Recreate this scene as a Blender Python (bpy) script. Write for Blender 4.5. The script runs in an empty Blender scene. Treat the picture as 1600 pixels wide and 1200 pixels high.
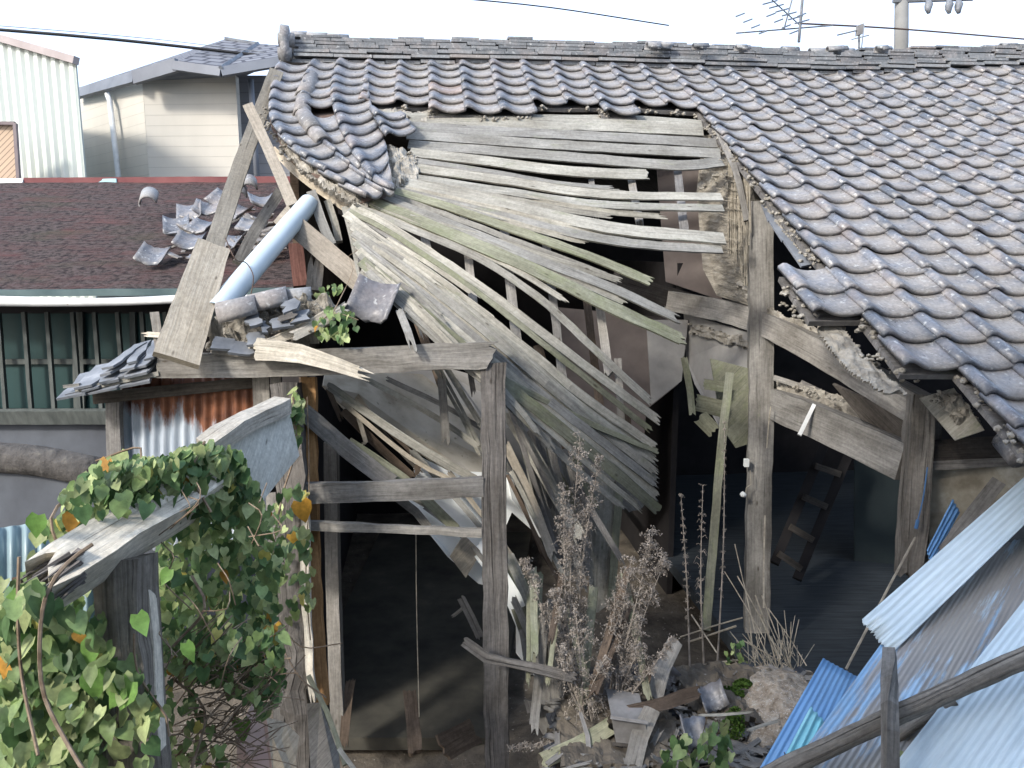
import bpy, bmesh, math, random
from mathutils import Vector as V, noise
random.seed(7)
R=math.radians
sc=bpy.context.scene; COL=sc.collection
# ------------------------------------------------------------ camera, world, sun
H=3.0; PITCH=9.5; F=1244.0
cd=bpy.data.cameras.new('camera'); cam=bpy.data.objects.new('camera',cd); COL.objects.link(cam)
cam.location=(0,0,H); cam.rotation_euler=(R(90-PITCH),0,0); cd.lens=28; cd.sensor_width=36; cd.clip_start=.05; cd.clip_end=2000
sc.camera=cam
SUN_AZ=-135; SUN_EL=36         # azimuth clockwise from +Y (the view direction)
w=bpy.data.worlds.new('World'); sc.world=w; w.use_nodes=True
nt=w.node_tree; sky=nt.nodes.new('ShaderNodeTexSky'); sky.sky_type='NISHITA'; sky.sun_disc=False
sky.sun_elevation=R(SUN_EL); sky.sun_rotation=R(SUN_AZ); sky.dust_density=5; sky.air_density=1.15; sky.ozone_density=1.6
# thin bright winter cloud over the blue
tc=nt.nodes.new('ShaderNodeTexCoord'); cm=nt.nodes.new('ShaderNodeMapping'); cm.inputs['Scale'].default_value=(1.6,1.6,4); cn=nt.nodes.new('ShaderNodeTexNoise'); cn.inputs['Scale'].default_value=1; cn.inputs['Detail'].default_value=6
cr=nt.nodes.new('ShaderNodeValToRGB'); cr.color_ramp.elements[0].position=.33; cr.color_ramp.elements[0].color=(.3,.3,.3,1); cr.color_ramp.elements[1].position=.6; cr.color_ramp.elements[1].color=(.95,.95,.95,1)
cx=nt.nodes.new('ShaderNodeMix'); cx.data_type='RGBA'; cx.inputs[7].default_value=(2.3,2.8,3.75,1)
nt.links.new(tc.outputs['Generated'],cm.inputs[0]); nt.links.new(cm.outputs[0],cn.inputs['Vector']); nt.links.new(cn.outputs['Fac'],cr.inputs[0]); nt.links.new(cr.outputs[0],cx.inputs[0]); nt.links.new(sky.outputs[0],cx.inputs[6])
nt.links.new(cx.outputs[2],nt.nodes['Background'].inputs[0]); nt.nodes['Background'].inputs[1].default_value=.15
sl=bpy.data.lights.new('sun','SUN'); sl.energy=1.15; sl.angle=R(8); sl.color=(1,.95,.88)
so=bpy.data.objects.new('sun',sl); COL.objects.link(so)
sd=V((math.sin(R(SUN_AZ))*math.cos(R(SUN_EL)),math.cos(R(SUN_AZ))*math.cos(R(SUN_EL)),math.sin(R(SUN_EL))))
so.rotation_euler=sd.to_track_quat('Z','Y').to_euler()
sc.view_settings.view_transform='Standard'; sc.view_settings.look='None'; sc.view_settings.exposure=1.85; sc.view_settings.gamma=1

# ------------------------------------------------------------ geometry helpers
cp,sp=math.cos(R(PITCH)),math.sin(R(PITCH)); C=V((0,0,H))
def W(x,y,d):
    xc=(x-800)/F; yc=(600-y)/F
    return V((xc*d,(cp+sp*yc)*d,H+(-sp+cp*yc)*d))
def px(P):
    q=P-C; d=q.y*cp-q.z*sp
    return 800+F*q.x/d, 600-F*(q.z*cp+q.y*sp)/d, d
def WZ(x,y,z):                     # the point of the ray at height z
    r=W(x,y,1)-C; return C+r*((z-H)/r.z)
AZ=R(6); K=.55
U=V((math.cos(AZ),math.sin(AZ),0)); VV=V((-math.sin(AZ),math.cos(AZ),0))
DN=(-VV-V((0,0,K))).normalized(); NR=(-K*VV+V((0,0,1))).normalized()
R0=W(572,100,6.9)
def PD(x,y):
    r=W(x,y,1)-C; return (R0-C).dot(NR)/r.dot(NR)
def BD(x,y):                       # depth of the slumped sheathing
    g=max(0,(x-550)/480)*max(0,(y-350)/450)
    return PD(x,y)+1.6*g
def rnd(a,b): return random.uniform(a,b)
def interp(t,x):
    if x<=t[0][0]: return t[0][1]
    for (a,b),(c,d) in zip(t,t[1:]):
        if x<=c: return b+(d-b)*(x-a)/(c-a)
    return t[-1][1]
def inpoly(x,y,p):
    r=False; j=len(p)-1
    for i in range(len(p)):
        if (p[i][1]>y)!=(p[j][1]>y) and x<(p[j][0]-p[i][0])*(y-p[i][1])/(p[j][1]-p[i][1])+p[i][0]: r=not r
        j=i
    return r
class MB:
    def __init__(s): s.v=[]; s.f=[]; s.uv=[]; s.c=[]; s.col=(.5,.5,.5)
    def add(s,vs,fs,uvs=None):
        o=len(s.v); s.v+=[V(q) for q in vs]; s.c+=[s.col]*len(vs)
        for f in fs:
            s.f.append([i+o for i in f])
            s.uv.append([uvs[i] for i in f] if uvs else [(vs[i][0],vs[i][2]) for i in f])
    def quadgrid(s,P,nx,ny,uvf=None,flip=False):
        o=0; fs=[]
        for j in range(ny-1):
            for i in range(nx-1):
                a=j*nx+i; q=[a,a+1,a+nx+1,a+nx]
                fs.append(q[::-1] if flip else q)
        s.add(P,fs,uvf)
    def box(s,c,ax,ay,az):         # centre and three half-axis vectors
        vs=[c+ax*i+ay*j+az*k for k in(-1,1) for j in(-1,1) for i in(-1,1)]
        s.add(vs,[(0,2,3,1),(4,5,7,6),(0,1,5,4),(2,6,7,3),(1,3,7,5),(0,4,6,2)],[(q.dot(V((1,.3,0)))*1.0,q.z) for q in vs])
    def tube(s,pts,r,n=6,cap=True):
        rs=r if isinstance(r,(list,tuple)) else [r]*len(pts)
        L=0; vs=[]; uv=[]
        for i,p in enumerate(pts):
            t=(pts[min(i+1,len(pts)-1)]-pts[max(i-1,0)]).normalized()
            a=t.orthogonal().normalized() if i==0 else (a-t*a.dot(t)).normalized()
            b=t.cross(a)
            if i: L+=(p-pts[i-1]).length
            for k in range(n):
                q=2*math.pi*k/n; vs.append(p+(a*math.cos(q)+b*math.sin(q))*rs[i]); uv.append((L,q*rs[i]))
        fs=[(i*n+k,i*n+(k+1)%n,(i+1)*n+(k+1)%n,(i+1)*n+k) for i in range(len(pts)-1) for k in range(n)]
        if cap: fs+=[tuple(range(n))[::-1],tuple(range((len(pts)-1)*n,len(pts)*n))]
        s.add(vs,fs,uv)
def emit(name,m,mat,parent=None,smooth=False,bevel=0):
    me=bpy.data.meshes.new(name)
    if parent is not None and len(m.v)==0: return None
    c=sum(m.v,V())/len(m.v)
    me.from_pydata([q-c for q in m.v],[],m.f)
    uvl=me.uv_layers.new(name='UVMap'); i=0; ou,ov=rnd(0,50),rnd(0,50)
    for f in m.uv:
        for q in f: uvl.data[i].uv=(q[0]+ou,q[1]+ov); i+=1
    ca=me.color_attributes.new('Col','FLOAT_COLOR','POINT')
    for k,q in enumerate(m.c): ca.data[k].color=(q[0],q[1],q[2],1)
    if smooth:
        for p in me.polygons: p.use_smooth=True
    me.materials.append(mat)
    o=bpy.data.objects.new(name,me); COL.objects.link(o)
    if parent is not None: o.parent=parent; o.location=c-WL[parent.name]
    else: o.location=c
    WL[o.name]=V(c)
    return o
WL={}
def thing(name,label,cat,loc,group=None):
    o=bpy.data.objects.new(name,None); COL.objects.link(o); o.location=loc; WL[o.name]=V(loc)
    return tag(o,label,cat,group)
def tag(o,label,cat,group=None):
    o['label']=label; o['category']=cat
    if group: o['group']=group
    return o
def catmull(p,step):
    if len(p)==2:
        n=max(1,int((p[1]-p[0]).length/step)); return [p[0].lerp(p[1],i/n) for i in range(n+1)]
    q=[p[0]*2-p[1]]+p+[p[-1]*2-p[-2]]; out=[]
    for i in range(1,len(q)-2):
        n=max(1,int((q[i+1]-q[i]).length/step))
        for k in range(n):
            t=k/n
            out.append(.5*((2*q[i])+(q[i+1]-q[i-1])*t+(2*q[i-1]-5*q[i]+4*q[i+1]-q[i+2])*t*t+(3*q[i]-q[i-1]-3*q[i+1]+q[i+2])*t**3))
    return out+[p[-1]]
def beamM(m,pts,w,h,nrm=None,jag=(0,0),rough=.002,step=.09,nw=None,twist=0,taper=(1,1)):
    pts=catmull([V(p) for p in pts],step); n=len(pts)
    nw=nw or (7 if max(jag)>0 else 3)
    if nrm is None: nrm=V((0,-1,.25))
    j0=[rnd(0,jag[0]) for _ in range(nw)]; j1=[rnd(0,jag[1]) for _ in range(nw)]
    vs=[];uv=[];L=0; sd_=rnd(0,99)
    for i,p in enumerate(pts):
        t=(pts[min(i+1,n-1)]-pts[max(i-1,0)]).normalized()
        nn=nrm(p) if callable(nrm) else nrm
        if twist:
            from mathutils import Quaternion
            nn=Quaternion(t,twist*i/n)@nn
        s=t.cross(nn).normalized(); q=s.cross(t).normalized()
        if i: L+=(p-pts[i-1]).length
        f=taper[0]+(taper[1]-taper[0])*i/max(1,n-1)
        for sgn in (1,-1):
            for k in range(nw):
                a=(k/(nw-1)-.5)*w*f*sgn
                kk=k if sgn>0 else nw-1-k
                e=V()
                if i==0: e=t*(j0[kk])
                if i==n-1: e=-t*(j1[kk])
                P=p+s*a+q*(h/2*sgn*f)+e
                P+=noise.noise_vector(P*9+V((sd_,0,0)))*rough*1.5
                if k in(0,nw-1): P+=noise.noise_vector(P*25+V((sd_,0,0)))*rough
                vs.append(P); uv.append((L,(a*sgn)+(0 if sgn>0 else w+h)))
    rn=2*nw; fs=[]
    for i in range(n-1):
        for k in range(rn):
            fs.append((i*rn+k,i*rn+(k+1)%rn,(i+1)*rn+(k+1)%rn,(i+1)*rn+k))
    for b,fl in((0,True),((n-1)*rn,False)):
        for k in range(nw-1):
            f=[b+k,b+k+1,b+rn-2-k,b+rn-1-k]; fs.append(f if fl else f[::-1])
    m.add(vs,fs,uv); return m
def camn(p): return (C-p).normalized()
def plank(name,pts,wpx,th,mat,parent=None,nrm=None,**k):
    P=[W(*q) for q in pts]; d=sum(q[2] for q in pts)/len(pts)
    return emit(name,beamM(MB(),P,wpx*d/F,th,nrm or camn,**k),mat,parent)
def T(name,label,cat,pts,wpx,th,mat,group=None,nrm=None,**k):
    return tag(plank(name,pts,wpx,th,mat,None,nrm,**k),label,cat,group)
def polyM(m,P,th,off=None):
    n=len(P); nn=V()
    for i in range(n): nn+=(P[i]-P[0]).cross(P[(i+1)%n]-P[0])
    nn.normalize()
    if nn.dot(C-P[0])<0: nn=-nn
    a=nn.orthogonal().normalized(); b=nn.cross(a)
    vs=P+[p-nn*th for p in P]; uv=[(p.dot(a),p.dot(b)) for p in vs]
    m.add(vs,[tuple(range(n)),tuple(range(2*n-1,n-1,-1))]+[(i,i+n,(i+1)%n+n,(i+1)%n) for i in range(n)],uv); return m
def panel(name,pts,th,mat,parent=None):
    return emit(name,polyM(MB(),[W(*q) for q in pts],th),mat,parent)
def lumps(m,P,r,n=5,col=None):         # irregular faceted mud crumbs
    r*=.8
    for _ in range(n+1):
        c=P+V((rnd(-r,r),rnd(-r,r),rnd(-.5*r,.5*r))); q=r*rnd(.2,.75)
        ico=[V(v).normalized() for v in [(0,0,1),(.9,0,.4),(.28,.85,.4),(-.72,.53,.4),(-.72,-.53,.4),(.28,-.85,.4),(.72,.53,-.4),(-.28,.85,-.4),(-.9,0,-.4),(-.28,-.85,-.4),(.72,-.53,-.4),(0,0,-1)]]
        vs=[c+V((v.x*q*rnd(.7,1.2),v.y*q*rnd(.7,1.2),v.z*q*rnd(.5,1))) for v in ico]
        m.add(vs,[(0,1,2),(0,2,3),(0,3,4),(0,4,5),(0,5,1),(1,6,2),(2,7,3),(3,8,4),(4,9,5),(5,10,1),(6,7,2),(7,8,3),(8,9,4),(9,10,5),(10,6,1),(11,7,6),(11,8,7),(11,9,8),(11,10,9),(11,6,10)])
def corrM(m,c00,c10,c11,c01,waves,amp,sag=0,nl=16,edge=0,sharp=False):
    nx=waves*6+1; P=[];uv=[]
    n=((c10-c00).cross(c01-c00)).normalized()
    if n.dot(C-c00)<0: n=-n
    wa=(c10-c00).length; le=(c01-c00).length
    for side in (0,1):
        for j in range(nl+1):
            t=j/nl
            for i in range(nx):
                s=i/(nx-1); p=c00.lerp(c10,s).lerp(c01.lerp(c11,s),t)
                a=math.sin(s*waves*2*math.pi)
                if sharp: a=max(-.6,min(.6,a*1.6))
                p=p+n*(a*amp-sag*math.sin(math.pi*t)+noise.noise(V((s*3,t*4,waves)))*amp*.8-(.003 if side else 0))
                if edge and (j==0 or j==nl): p+=(c01-c00).normalized()*rnd(-edge,edge)
                P.append(p); uv.append((s*wa,t*le))
    N=(nl+1)*nx; fs=[]
    for j in range(nl):
        for i in range(nx-1):
            a=j*nx+i; fs.append((a,a+1,a+nx+1,a+nx)); fs.append((a+N,a+N+nx,a+N+nx+1,a+N+1))
    b=[i for i in range(nx)]+[j*nx+nx-1 for j in range(1,nl+1)]+[nl*nx+i for i in range(nx-2,-1,-1)]+[j*nx for j in range(nl-1,0,-1)]
    for i in range(len(b)): a,c=b[i],b[(i+1)%len(b)]; fs.append((a,a+N,c+N,c))
    m.add(P,fs,uv); return m

def patch(m,poly,df,up,h=.05,step=4,seed=0):
    xs=[p[0] for p in poly]; ys=[p[1] for p in poly]; ok={}
    nx=int((max(xs)-min(xs))/step)+1; ny=int((max(ys)-min(ys))/step)+1
    def P(i,j,top):
        x=min(xs)+i*step; y=min(ys)+j*step; q=W(x,y,df(x,y)); e=noise.noise(q*16+V((seed,0,0)))
        f=sum(inpoly(x+a*9,y+b*9,poly) for a,b in((1,0),(-1,0),(0,1),(0,-1),(0,0)))/5
        q=q+up*(h*f*(.5+noise.noise(q*18+V((seed,3,0)))+.25*noise.noise(q*45)) if top else -h*.3); return q+noise.noise_vector(q*40)*.006
    vs=[P(i,j,t) for t in(1,0) for j in range(ny+1) for i in range(nx+1)]; N=(nx+1)*(ny+1); fs=[]
    for j in range(ny):
        for i in range(nx):
            x=min(xs)+(i+.5)*step; y=min(ys)+(j+.5)*step; o=noise.noise(V((x*.07,y*.07,seed)))*11
            if inpoly(x+o,y+o,poly): ok[i,j]=1
    for (i,j) in ok:
        a=j*(nx+1)+i; fs.append((a,a+nx+1,a+nx+2,a+1)); fs.append((a+N,a+N+1,a+N+nx+2,a+N+nx+1))
        for (di,dj,u,v) in((-1,0,a,a+nx+1),(1,0,a+1,a+nx+2),(0,-1,a,a+1),(0,1,a+nx+1,a+nx+2)):
            if (i+di,j+dj) not in ok: fs.append((u,v,v+N,u+N))
    m.add(vs,fs)
# ------------------------------------------------------------ materials
def newmat(name,rough=.8,spec=.3):
    m=bpy.data.materials.new(name); m.use_nodes=True; b=m.node_tree.nodes['Principled BSDF']
    b.inputs['Roughness'].default_value=rough; b.inputs['Specular IOR Level'].default_value=spec
    return m,m.node_tree,b
def nd(nt,t,**k):
    n=nt.nodes.new(t)
    for a,b in k.items(): setattr(n,a,b)
    return n
def coords(nt,kind,scale):
    mp=nd(nt,'ShaderNodeMapping'); mp.inputs['Scale'].default_value=scale
    if kind=='UV': nt.links.new(nd(nt,'ShaderNodeUVMap').outputs[0],mp.inputs[0])
    else: nt.links.new(nd(nt,'ShaderNodeNewGeometry').outputs['Position'],mp.inputs[0])
    return mp.outputs[0]
def noi(nt,vec,scale=1,detail=6,rough=.6):
    n=nd(nt,'ShaderNodeTexNoise'); n.inputs['Scale'].default_value=scale; n.inputs['Detail'].default_value=detail; n.inputs['Roughness'].default_value=rough
    nt.links.new(vec,n.inputs['Vector']); return n.outputs['Fac']
def ramp(nt,fac,stops):
    r=nd(nt,'ShaderNodeValToRGB'); e=r.color_ramp.elements
    while len(e)<len(stops): e.new(.5)
    for i,(p,c) in enumerate(stops):
        e[i].position=p; c=c if isinstance(c,tuple) else (c,c,c); e[i].color=(*c,1)
    nt.links.new(fac,r.inputs[0]); return r.outputs[0]
def mix(nt,fac,a,b,mode='MIX'):
    n=nd(nt,'ShaderNodeMix',data_type='RGBA',blend_type=mode)
    for s,v in((0,fac),(6,a),(7,b)):
        if isinstance(v,(int,float)): n.inputs[s].default_value=v
        elif isinstance(v,tuple): n.inputs[s].default_value=(*v,1)
        else: nt.links.new(v,n.inputs[s])
    return n.outputs[2]
def bump(nt,b,fac,strength=.4,dist=.01):
    n=nd(nt,'ShaderNodeBump'); n.inputs['Strength'].default_value=strength; n.inputs['Distance'].default_value=dist
    nt.links.new(fac,n.inputs['Height']); nt.links.new(n.outputs[0],b.inputs['Normal'])
def wood(name,dark,light,moss=None,ma=.55,stain=.55,crack=.42,bs=.6,rough=.85,gs=1):
    m,nt,b=newmat(name,rough,.2)
    g=noi(nt,coords(nt,'UV',(3.6*gs,85*gs,1)),1,8,.72)
    col=ramp(nt,g,[(.22,dark),(.62,light)])
    s=noi(nt,coords(nt,'UV',(2.5,7,1)),1,5)
    col=mix(nt,ramp(nt,s,[(.35,1.0),(.62,0.0)]),col,mix(nt,1.0,col,(stain,stain*.98,stain*.95),'MULTIPLY'))
    rd=nd(nt,'ShaderNodeObjectInfo').outputs['Random']
    col=mix(nt,1.0,col,ramp(nt,rd,[(0,(.74,.74,.76)),(.5,(1,1,.97)),(1,(1.25,1.22,1.15))]),'MULTIPLY')
    if moss:
        k=noi(nt,coords(nt,'UV',(3.5,9,1)),1,7,.7)
        col=mix(nt,ramp(nt,k,[(ma,0.0),(ma+.14,.8)]),col,moss)
    c=noi(nt,coords(nt,'UV',(2.0*gs,120*gs,1)),1,5,.6)
    ck=ramp(nt,c,[(crack-.14,.35),(crack-.03,1.0)])
    col=mix(nt,1.0,col,ck,'MULTIPLY')
    kn=nd(nt,'ShaderNodeTexVoronoi'); kn.inputs['Scale'].default_value=1; nt.links.new(coords(nt,'UV',(4,11,1)),kn.inputs['Vector'])
    col=mix(nt,ramp(nt,kn.outputs['Distance'],[(.03,.75),(.09,0.0)]),col,(.04,.03,.02))
    gr=noi(nt,coords(nt,'P',(45,45,45)),1,4,.7); col=mix(nt,1.0,col,ramp(nt,gr,[(.3,.78),(.65,1.1)]),'MULTIPLY')
    nt.links.new(col,b.inputs['Base Color'])
    ma_=nd(nt,'ShaderNodeMath',operation='ADD'); nt.links.new(g,ma_.inputs[0]); nt.links.new(ck,ma_.inputs[1])
    bump(nt,b,ma_.outputs[0],bs,.006)
    return m
GREY=wood('weathered_grey_wood',(.13,.125,.12),(.29,.28,.265),(.15,.17,.10),.64)
BOARD=wood('pale_sheathing_wood',(.19,.187,.17),(.36,.355,.325),(.19,.2,.135),.57,.66,bs=.5)
BOARDG=wood('mossy_sheathing_wood',(.15,.155,.115),(.30,.305,.23),(.175,.19,.115),.50,.6,bs=.4)
WARM=wood('sunbleached_plank',(.22,.195,.155),(.43,.39,.33),None,.6,.8,.36,.5)
PALE=wood('pale_driftwood',(.36,.335,.29),(.76,.72,.64),None,.6,.6,.40,1)
ROT=wood('rotten_timber',(.09,.083,.075),(.28,.26,.235),(.12,.13,.07),.68,.55,.46,1.2,gs=.7)
BROWN=wood('brown_timber',(.07,.052,.04),(.17,.13,.10),None,.6,.6)
ORANGE=wood('orange_timber',(.35,.18,.07),(.55,.33,.16),None,.6,.6)
DARKW=wood('dark_timber',(.035,.03,.028),(.11,.10,.09),None,.6,.6)
def simple(name,stops,scale=(3,3,3),rough=.85,bs=.3,bd=.01,detail=8,kind='P',spec=.3,speck=None,nr=.6):
    m,nt,b=newmat(name,rough,spec); f=noi(nt,coords(nt,kind,scale),1,detail,nr)
    col=ramp(nt,f,stops)
    if speck:
        f2=noi(nt,coords(nt,kind,tuple(q*6 for q in scale)),1,3); col=mix(nt,ramp(nt,f2,[(speck[0],0.0),(speck[0]+.06,1.0)]),col,speck[1])
    nt.links.new(col,b.inputs['Base Color']); bump(nt,b,f,bs,bd); return m
MUD=simple('mud_plaster',[(.3,(.17,.155,.13)),(.5,(.29,.27,.23)),(.7,(.40,.38,.335))],(14,14,14),.95,1,.03)
MUDW=simple('ochre_mud_wall',[(.3,(.14,.125,.10)),(.55,(.28,.255,.21)),(.75,(.38,.36,.31))],(9,9,30),.95,1,.03)
PLAST=simple('grey_plaster',[(.3,(.20,.195,.19)),(.6,(.33,.32,.30)),(.8,(.42,.40,.36))],(3,3,3),.9,.3)
PLASTL=simple('peeling_plaster',[(.35,(.20,.18,.14)),(.5,(.36,.34,.28)),(.62,(.60,.60,.55))],(4,4,4),.9,.5)
CEIL=simple('stained_ceiling_board',[(.3,(.28,.24,.18)),(.5,(.52,.47,.38)),(.7,(.66,.61,.52))],(2,5,5),.9,.2,speck=(.66,(.22,.2,.15)))
WHITE=simple('white_board',[(.2,(.62,.64,.62)),(.7,(.86,.88,.86))],(3,3,3),.7,.1)
DIRT=simple('earth',[(.3,(.055,.048,.04)),(.6,(.14,.12,.095)),(.8,(.22,.195,.16))],(5,5,5),.95,1,.04,speck=(.66,(.3,.28,.25)))
SAND=simple('sandy_rubble',[(.3,(.17,.135,.10)),(.5,(.33,.28,.22)),(.7,(.46,.42,.36))],(22,22,22),.95,1,.03,speck=(.6,(.55,.53,.5)))
DARKI=simple('dark_interior',[(.3,(.012,.011,.012)),(.7,(.03,.027,.027))],(3,3,3),.9,.3)  # near-black base colour for inner walls, low house wall and ladder rails
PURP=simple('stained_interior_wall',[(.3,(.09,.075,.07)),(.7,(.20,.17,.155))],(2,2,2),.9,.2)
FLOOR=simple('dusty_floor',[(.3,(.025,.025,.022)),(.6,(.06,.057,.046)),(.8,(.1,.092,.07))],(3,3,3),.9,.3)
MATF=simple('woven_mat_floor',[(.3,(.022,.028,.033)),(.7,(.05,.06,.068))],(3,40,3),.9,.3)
CONC=simple('shaded_stained_concrete',[(.3,(.05,.055,.065)),(.6,(.085,.095,.11)),(.8,(.13,.135,.14))],(2,2,2),.9,.3)  # mottled concrete, base colour darkened to stand for the wall's shade
GLASS=simple('dark_window_glass',[(.3,(.012,.035,.035)),(.7,(.02,.05,.05))],(1,1,1),.5,.02,spec=.12)
BARS=simple('weathered_window_bar',[(.3,(.05,.058,.055)),(.7,(.10,.112,.105))],(20,20,3),.8,.2)
MOSS=simple('moss',[(.3,(.03,.07,.012)),(.6,(.09,.17,.03)),(.8,(.16,.26,.05))],(60,60,60),.95,1,.02)
METAL=simple('white_gutter_metal',[(.3,(.45,.47,.47)),(.7,(.75,.77,.77))],(4,4,4),.45,.1,speck=(.72,(.22,.1,.06)))
PIPE=simple('pvc_pipe',[(.3,(.38,.47,.52)),(.7,(.54,.61,.64))],(2,2,2),.35,.02,spec=.5)
BLACK=simple('black_cable',[(.3,.01),(.7,.02)],(3,3,3),.6,.05)
WIRE=simple('rusty_wire',[(.3,(.05,.03,.02)),(.7,(.12,.08,.06))],(9,9,9),.8,.05)
ANT=simple('antenna_metal',[(.3,(.10,.11,.12)),(.7,(.2,.21,.22))],(9,9,9),.5,.05)
POLEC=simple('pole_concrete',[(.3,(.16,.16,.15)),(.7,(.24,.24,.23))],(2,2,2),.8,.1)
FASC=simple('grey_fascia',[(.3,(.13,.14,.16)),(.7,(.2,.215,.24))],(1,1,1),.6,.05)
SLATE=simple('grey_slate',[(.3,(.09,.10,.115)),(.6,(.19,.205,.225)),(.75,(.32,.335,.35))],(6,6,6),.6,.2)
BLUEP=simple('blue_rope',[(.3,(.05,.13,.28)),(.7,(.08,.18,.34))],(9,9,9),.6,.1)
BLKP=simple('black_sheet',[(.3,(.02,.022,.027)),(.7,(.06,.065,.075))],(12,12,12),.55,.6)
BUCKET=simple('dented_tin',[(.3,(.12,.115,.11)),(.6,(.24,.235,.23)),(.8,(.3,.2,.15))],(8,8,8),.6,.3)
PINKP=simple('faded_pink_board',[(.3,(.36,.24,.20)),(.7,(.55,.42,.37))],(5,5,5),.7,.2)
def mk_tile(name,lo,hi,warm,rough):
    m,nt,b=newmat(name,rough,.5)
    at=nd(nt,'ShaderNodeAttribute',attribute_name='Col'); se=nd(nt,'ShaderNodeSeparateColor'); nt.links.new(at.outputs['Color'],se.inputs[0])
    col=ramp(nt,se.outputs[0],[(0,lo),(1,hi)])
    col=mix(nt,ramp(nt,se.outputs[1],[(.93,0.0),(1,.5)]),col,warm)
    f=noi(nt,coords(nt,'P',(9,9,9)),1,7,.65); col=mix(nt,ramp(nt,f,[(.50,0.0),(.68,.75)]),col,(.33,.31,.30))
    f1=noi(nt,coords(nt,'P',(4,4,4)),1,5,.6); col=mix(nt,ramp(nt,f1,[(.48,0.0),(.68,.5)]),col,(.23,.19,.17))
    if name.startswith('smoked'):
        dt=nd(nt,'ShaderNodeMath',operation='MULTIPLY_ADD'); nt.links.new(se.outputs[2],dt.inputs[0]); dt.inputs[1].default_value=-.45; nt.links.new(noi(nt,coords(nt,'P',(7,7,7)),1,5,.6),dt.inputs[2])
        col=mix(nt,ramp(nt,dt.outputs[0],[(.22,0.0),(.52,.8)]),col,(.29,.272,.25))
    f2=noi(nt,coords(nt,'P',(30,30,30)),1,4); col=mix(nt,ramp(nt,f2,[(.60,0.0),(.70,.8)]),col,(.42,.43,.42))
    f3=noi(nt,coords(nt,'P',(60,60,60)),1,4); col=mix(nt,1.0,col,ramp(nt,f3,[(.3,.7),(.6,1.05)]),'MULTIPLY')
    nt.links.new(col,b.inputs['Base Color'])
    nt.links.new(ramp(nt,f,[(.4,rough-.1),(.7,rough+.25)]),b.inputs['Roughness'])
    bump(nt,b,f3,.25,.004); return m
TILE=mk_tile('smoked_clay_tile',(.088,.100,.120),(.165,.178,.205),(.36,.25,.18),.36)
RIDGE=mk_tile('ridge_clay_tile',(.11,.12,.13),(.26,.27,.275),(.34,.26,.2),.7)
def mk_leaf():
    m,nt,b=newmat('ivy_leaf',.5,.35)
    at=nd(nt,'ShaderNodeAttribute',attribute_name='Col')
    f=noi(nt,coords(nt,'P',(40,40,40)),1,4)
    col=mix(nt,1.0,at.outputs['Color'],ramp(nt,f,[(.3,.7),(.7,1.25)]),'MULTIPLY')
    nt.links.new(col,b.inputs['Base Color'])
    tr=nd(nt,'ShaderNodeBsdfTranslucent'); nt.links.new(col,tr.inputs[0]); ms=nd(nt,'ShaderNodeMixShader'); ms.inputs[0].default_value=.3
    nt.links.new(b.outputs[0],ms.inputs[1]); nt.links.new(tr.outputs[0],ms.inputs[2]); nt.links.new(ms.outputs[0],nt.nodes['Material Output'].inputs[0])
    return m
LEAF=mk_leaf()
STEM=simple('vine_stem',[(.3,(.12,.08,.05)),(.7,(.28,.22,.16))],(30,30,30),.9,.3)
DEAD=simple('dry_weed',[(.3,(.17,.15,.125)),(.7,(.40,.355,.31))],(30,30,30),.95,.2)
STRAW=simple('dry_straw',[(.3,(.2,.18,.14)),(.7,(.42,.38,.31))],(30,30,30),.9,.2)
def mk_redroof():
    m,nt,b=newmat('mossy_red_shingles',.9,.15)
    br=nd(nt,'ShaderNodeTexBrick'); nt.links.new(coords(nt,'UV',(1,1,1)),br.inputs['Vector'])
    br.inputs['Scale'].default_value=1; br.inputs['Brick Width'].default_value=.42; br.inputs['Row Height'].default_value=.13; br.inputs['Mortar Size'].default_value=.007
    br.inputs['Color1'].default_value=(.11,.065,.062,1); br.inputs['Color2'].default_value=(.15,.075,.07,1); br.inputs['Mortar'].default_value=(.02,.015,.015,1); br.inputs['Bias'].default_value=0
    f=noi(nt,coords(nt,'UV',(2,6,1)),1,8,.7); f2=noi(nt,coords(nt,'UV',(14,26,1)),1,6,.75)
    col=mix(nt,ramp(nt,f,[(.45,1.0),(.66,.15)]),br.outputs['Color'],ramp(nt,f2,[(.40,(.02,.017,.018)),(.56,(.12,.095,.09))]))
    rp=noi(nt,coords(nt,'UV',(1.3,5,1)),1,5,.6); col=mix(nt,ramp(nt,rp,[(.60,0.0),(.68,.55)]),col,(.14,.055,.055)); f3=noi(nt,coords(nt,'UV',(.8,2,1)),1,6); col=mix(nt,ramp(nt,f3,[(.55,0.0),(.75,.7)]),col,(.075,.075,.05))
    nt.links.new(col,b.inputs['Base Color'])
    ad=nd(nt,'ShaderNodeMath',operation='MULTIPLY_ADD'); nt.links.new(br.outputs['Fac'],ad.inputs[0]); ad.inputs[1].default_value=-1.5; nt.links.new(f2,ad.inputs[2])
    bump(nt,b,ad.outputs[0],1,.06); return m
REDROOF=mk_redroof()
REDRIDGE=simple('red_ridge_metal',[(.3,(.13,.04,.045)),(.7,(.2,.075,.075))],(3,3,3),.6,.1)
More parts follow.
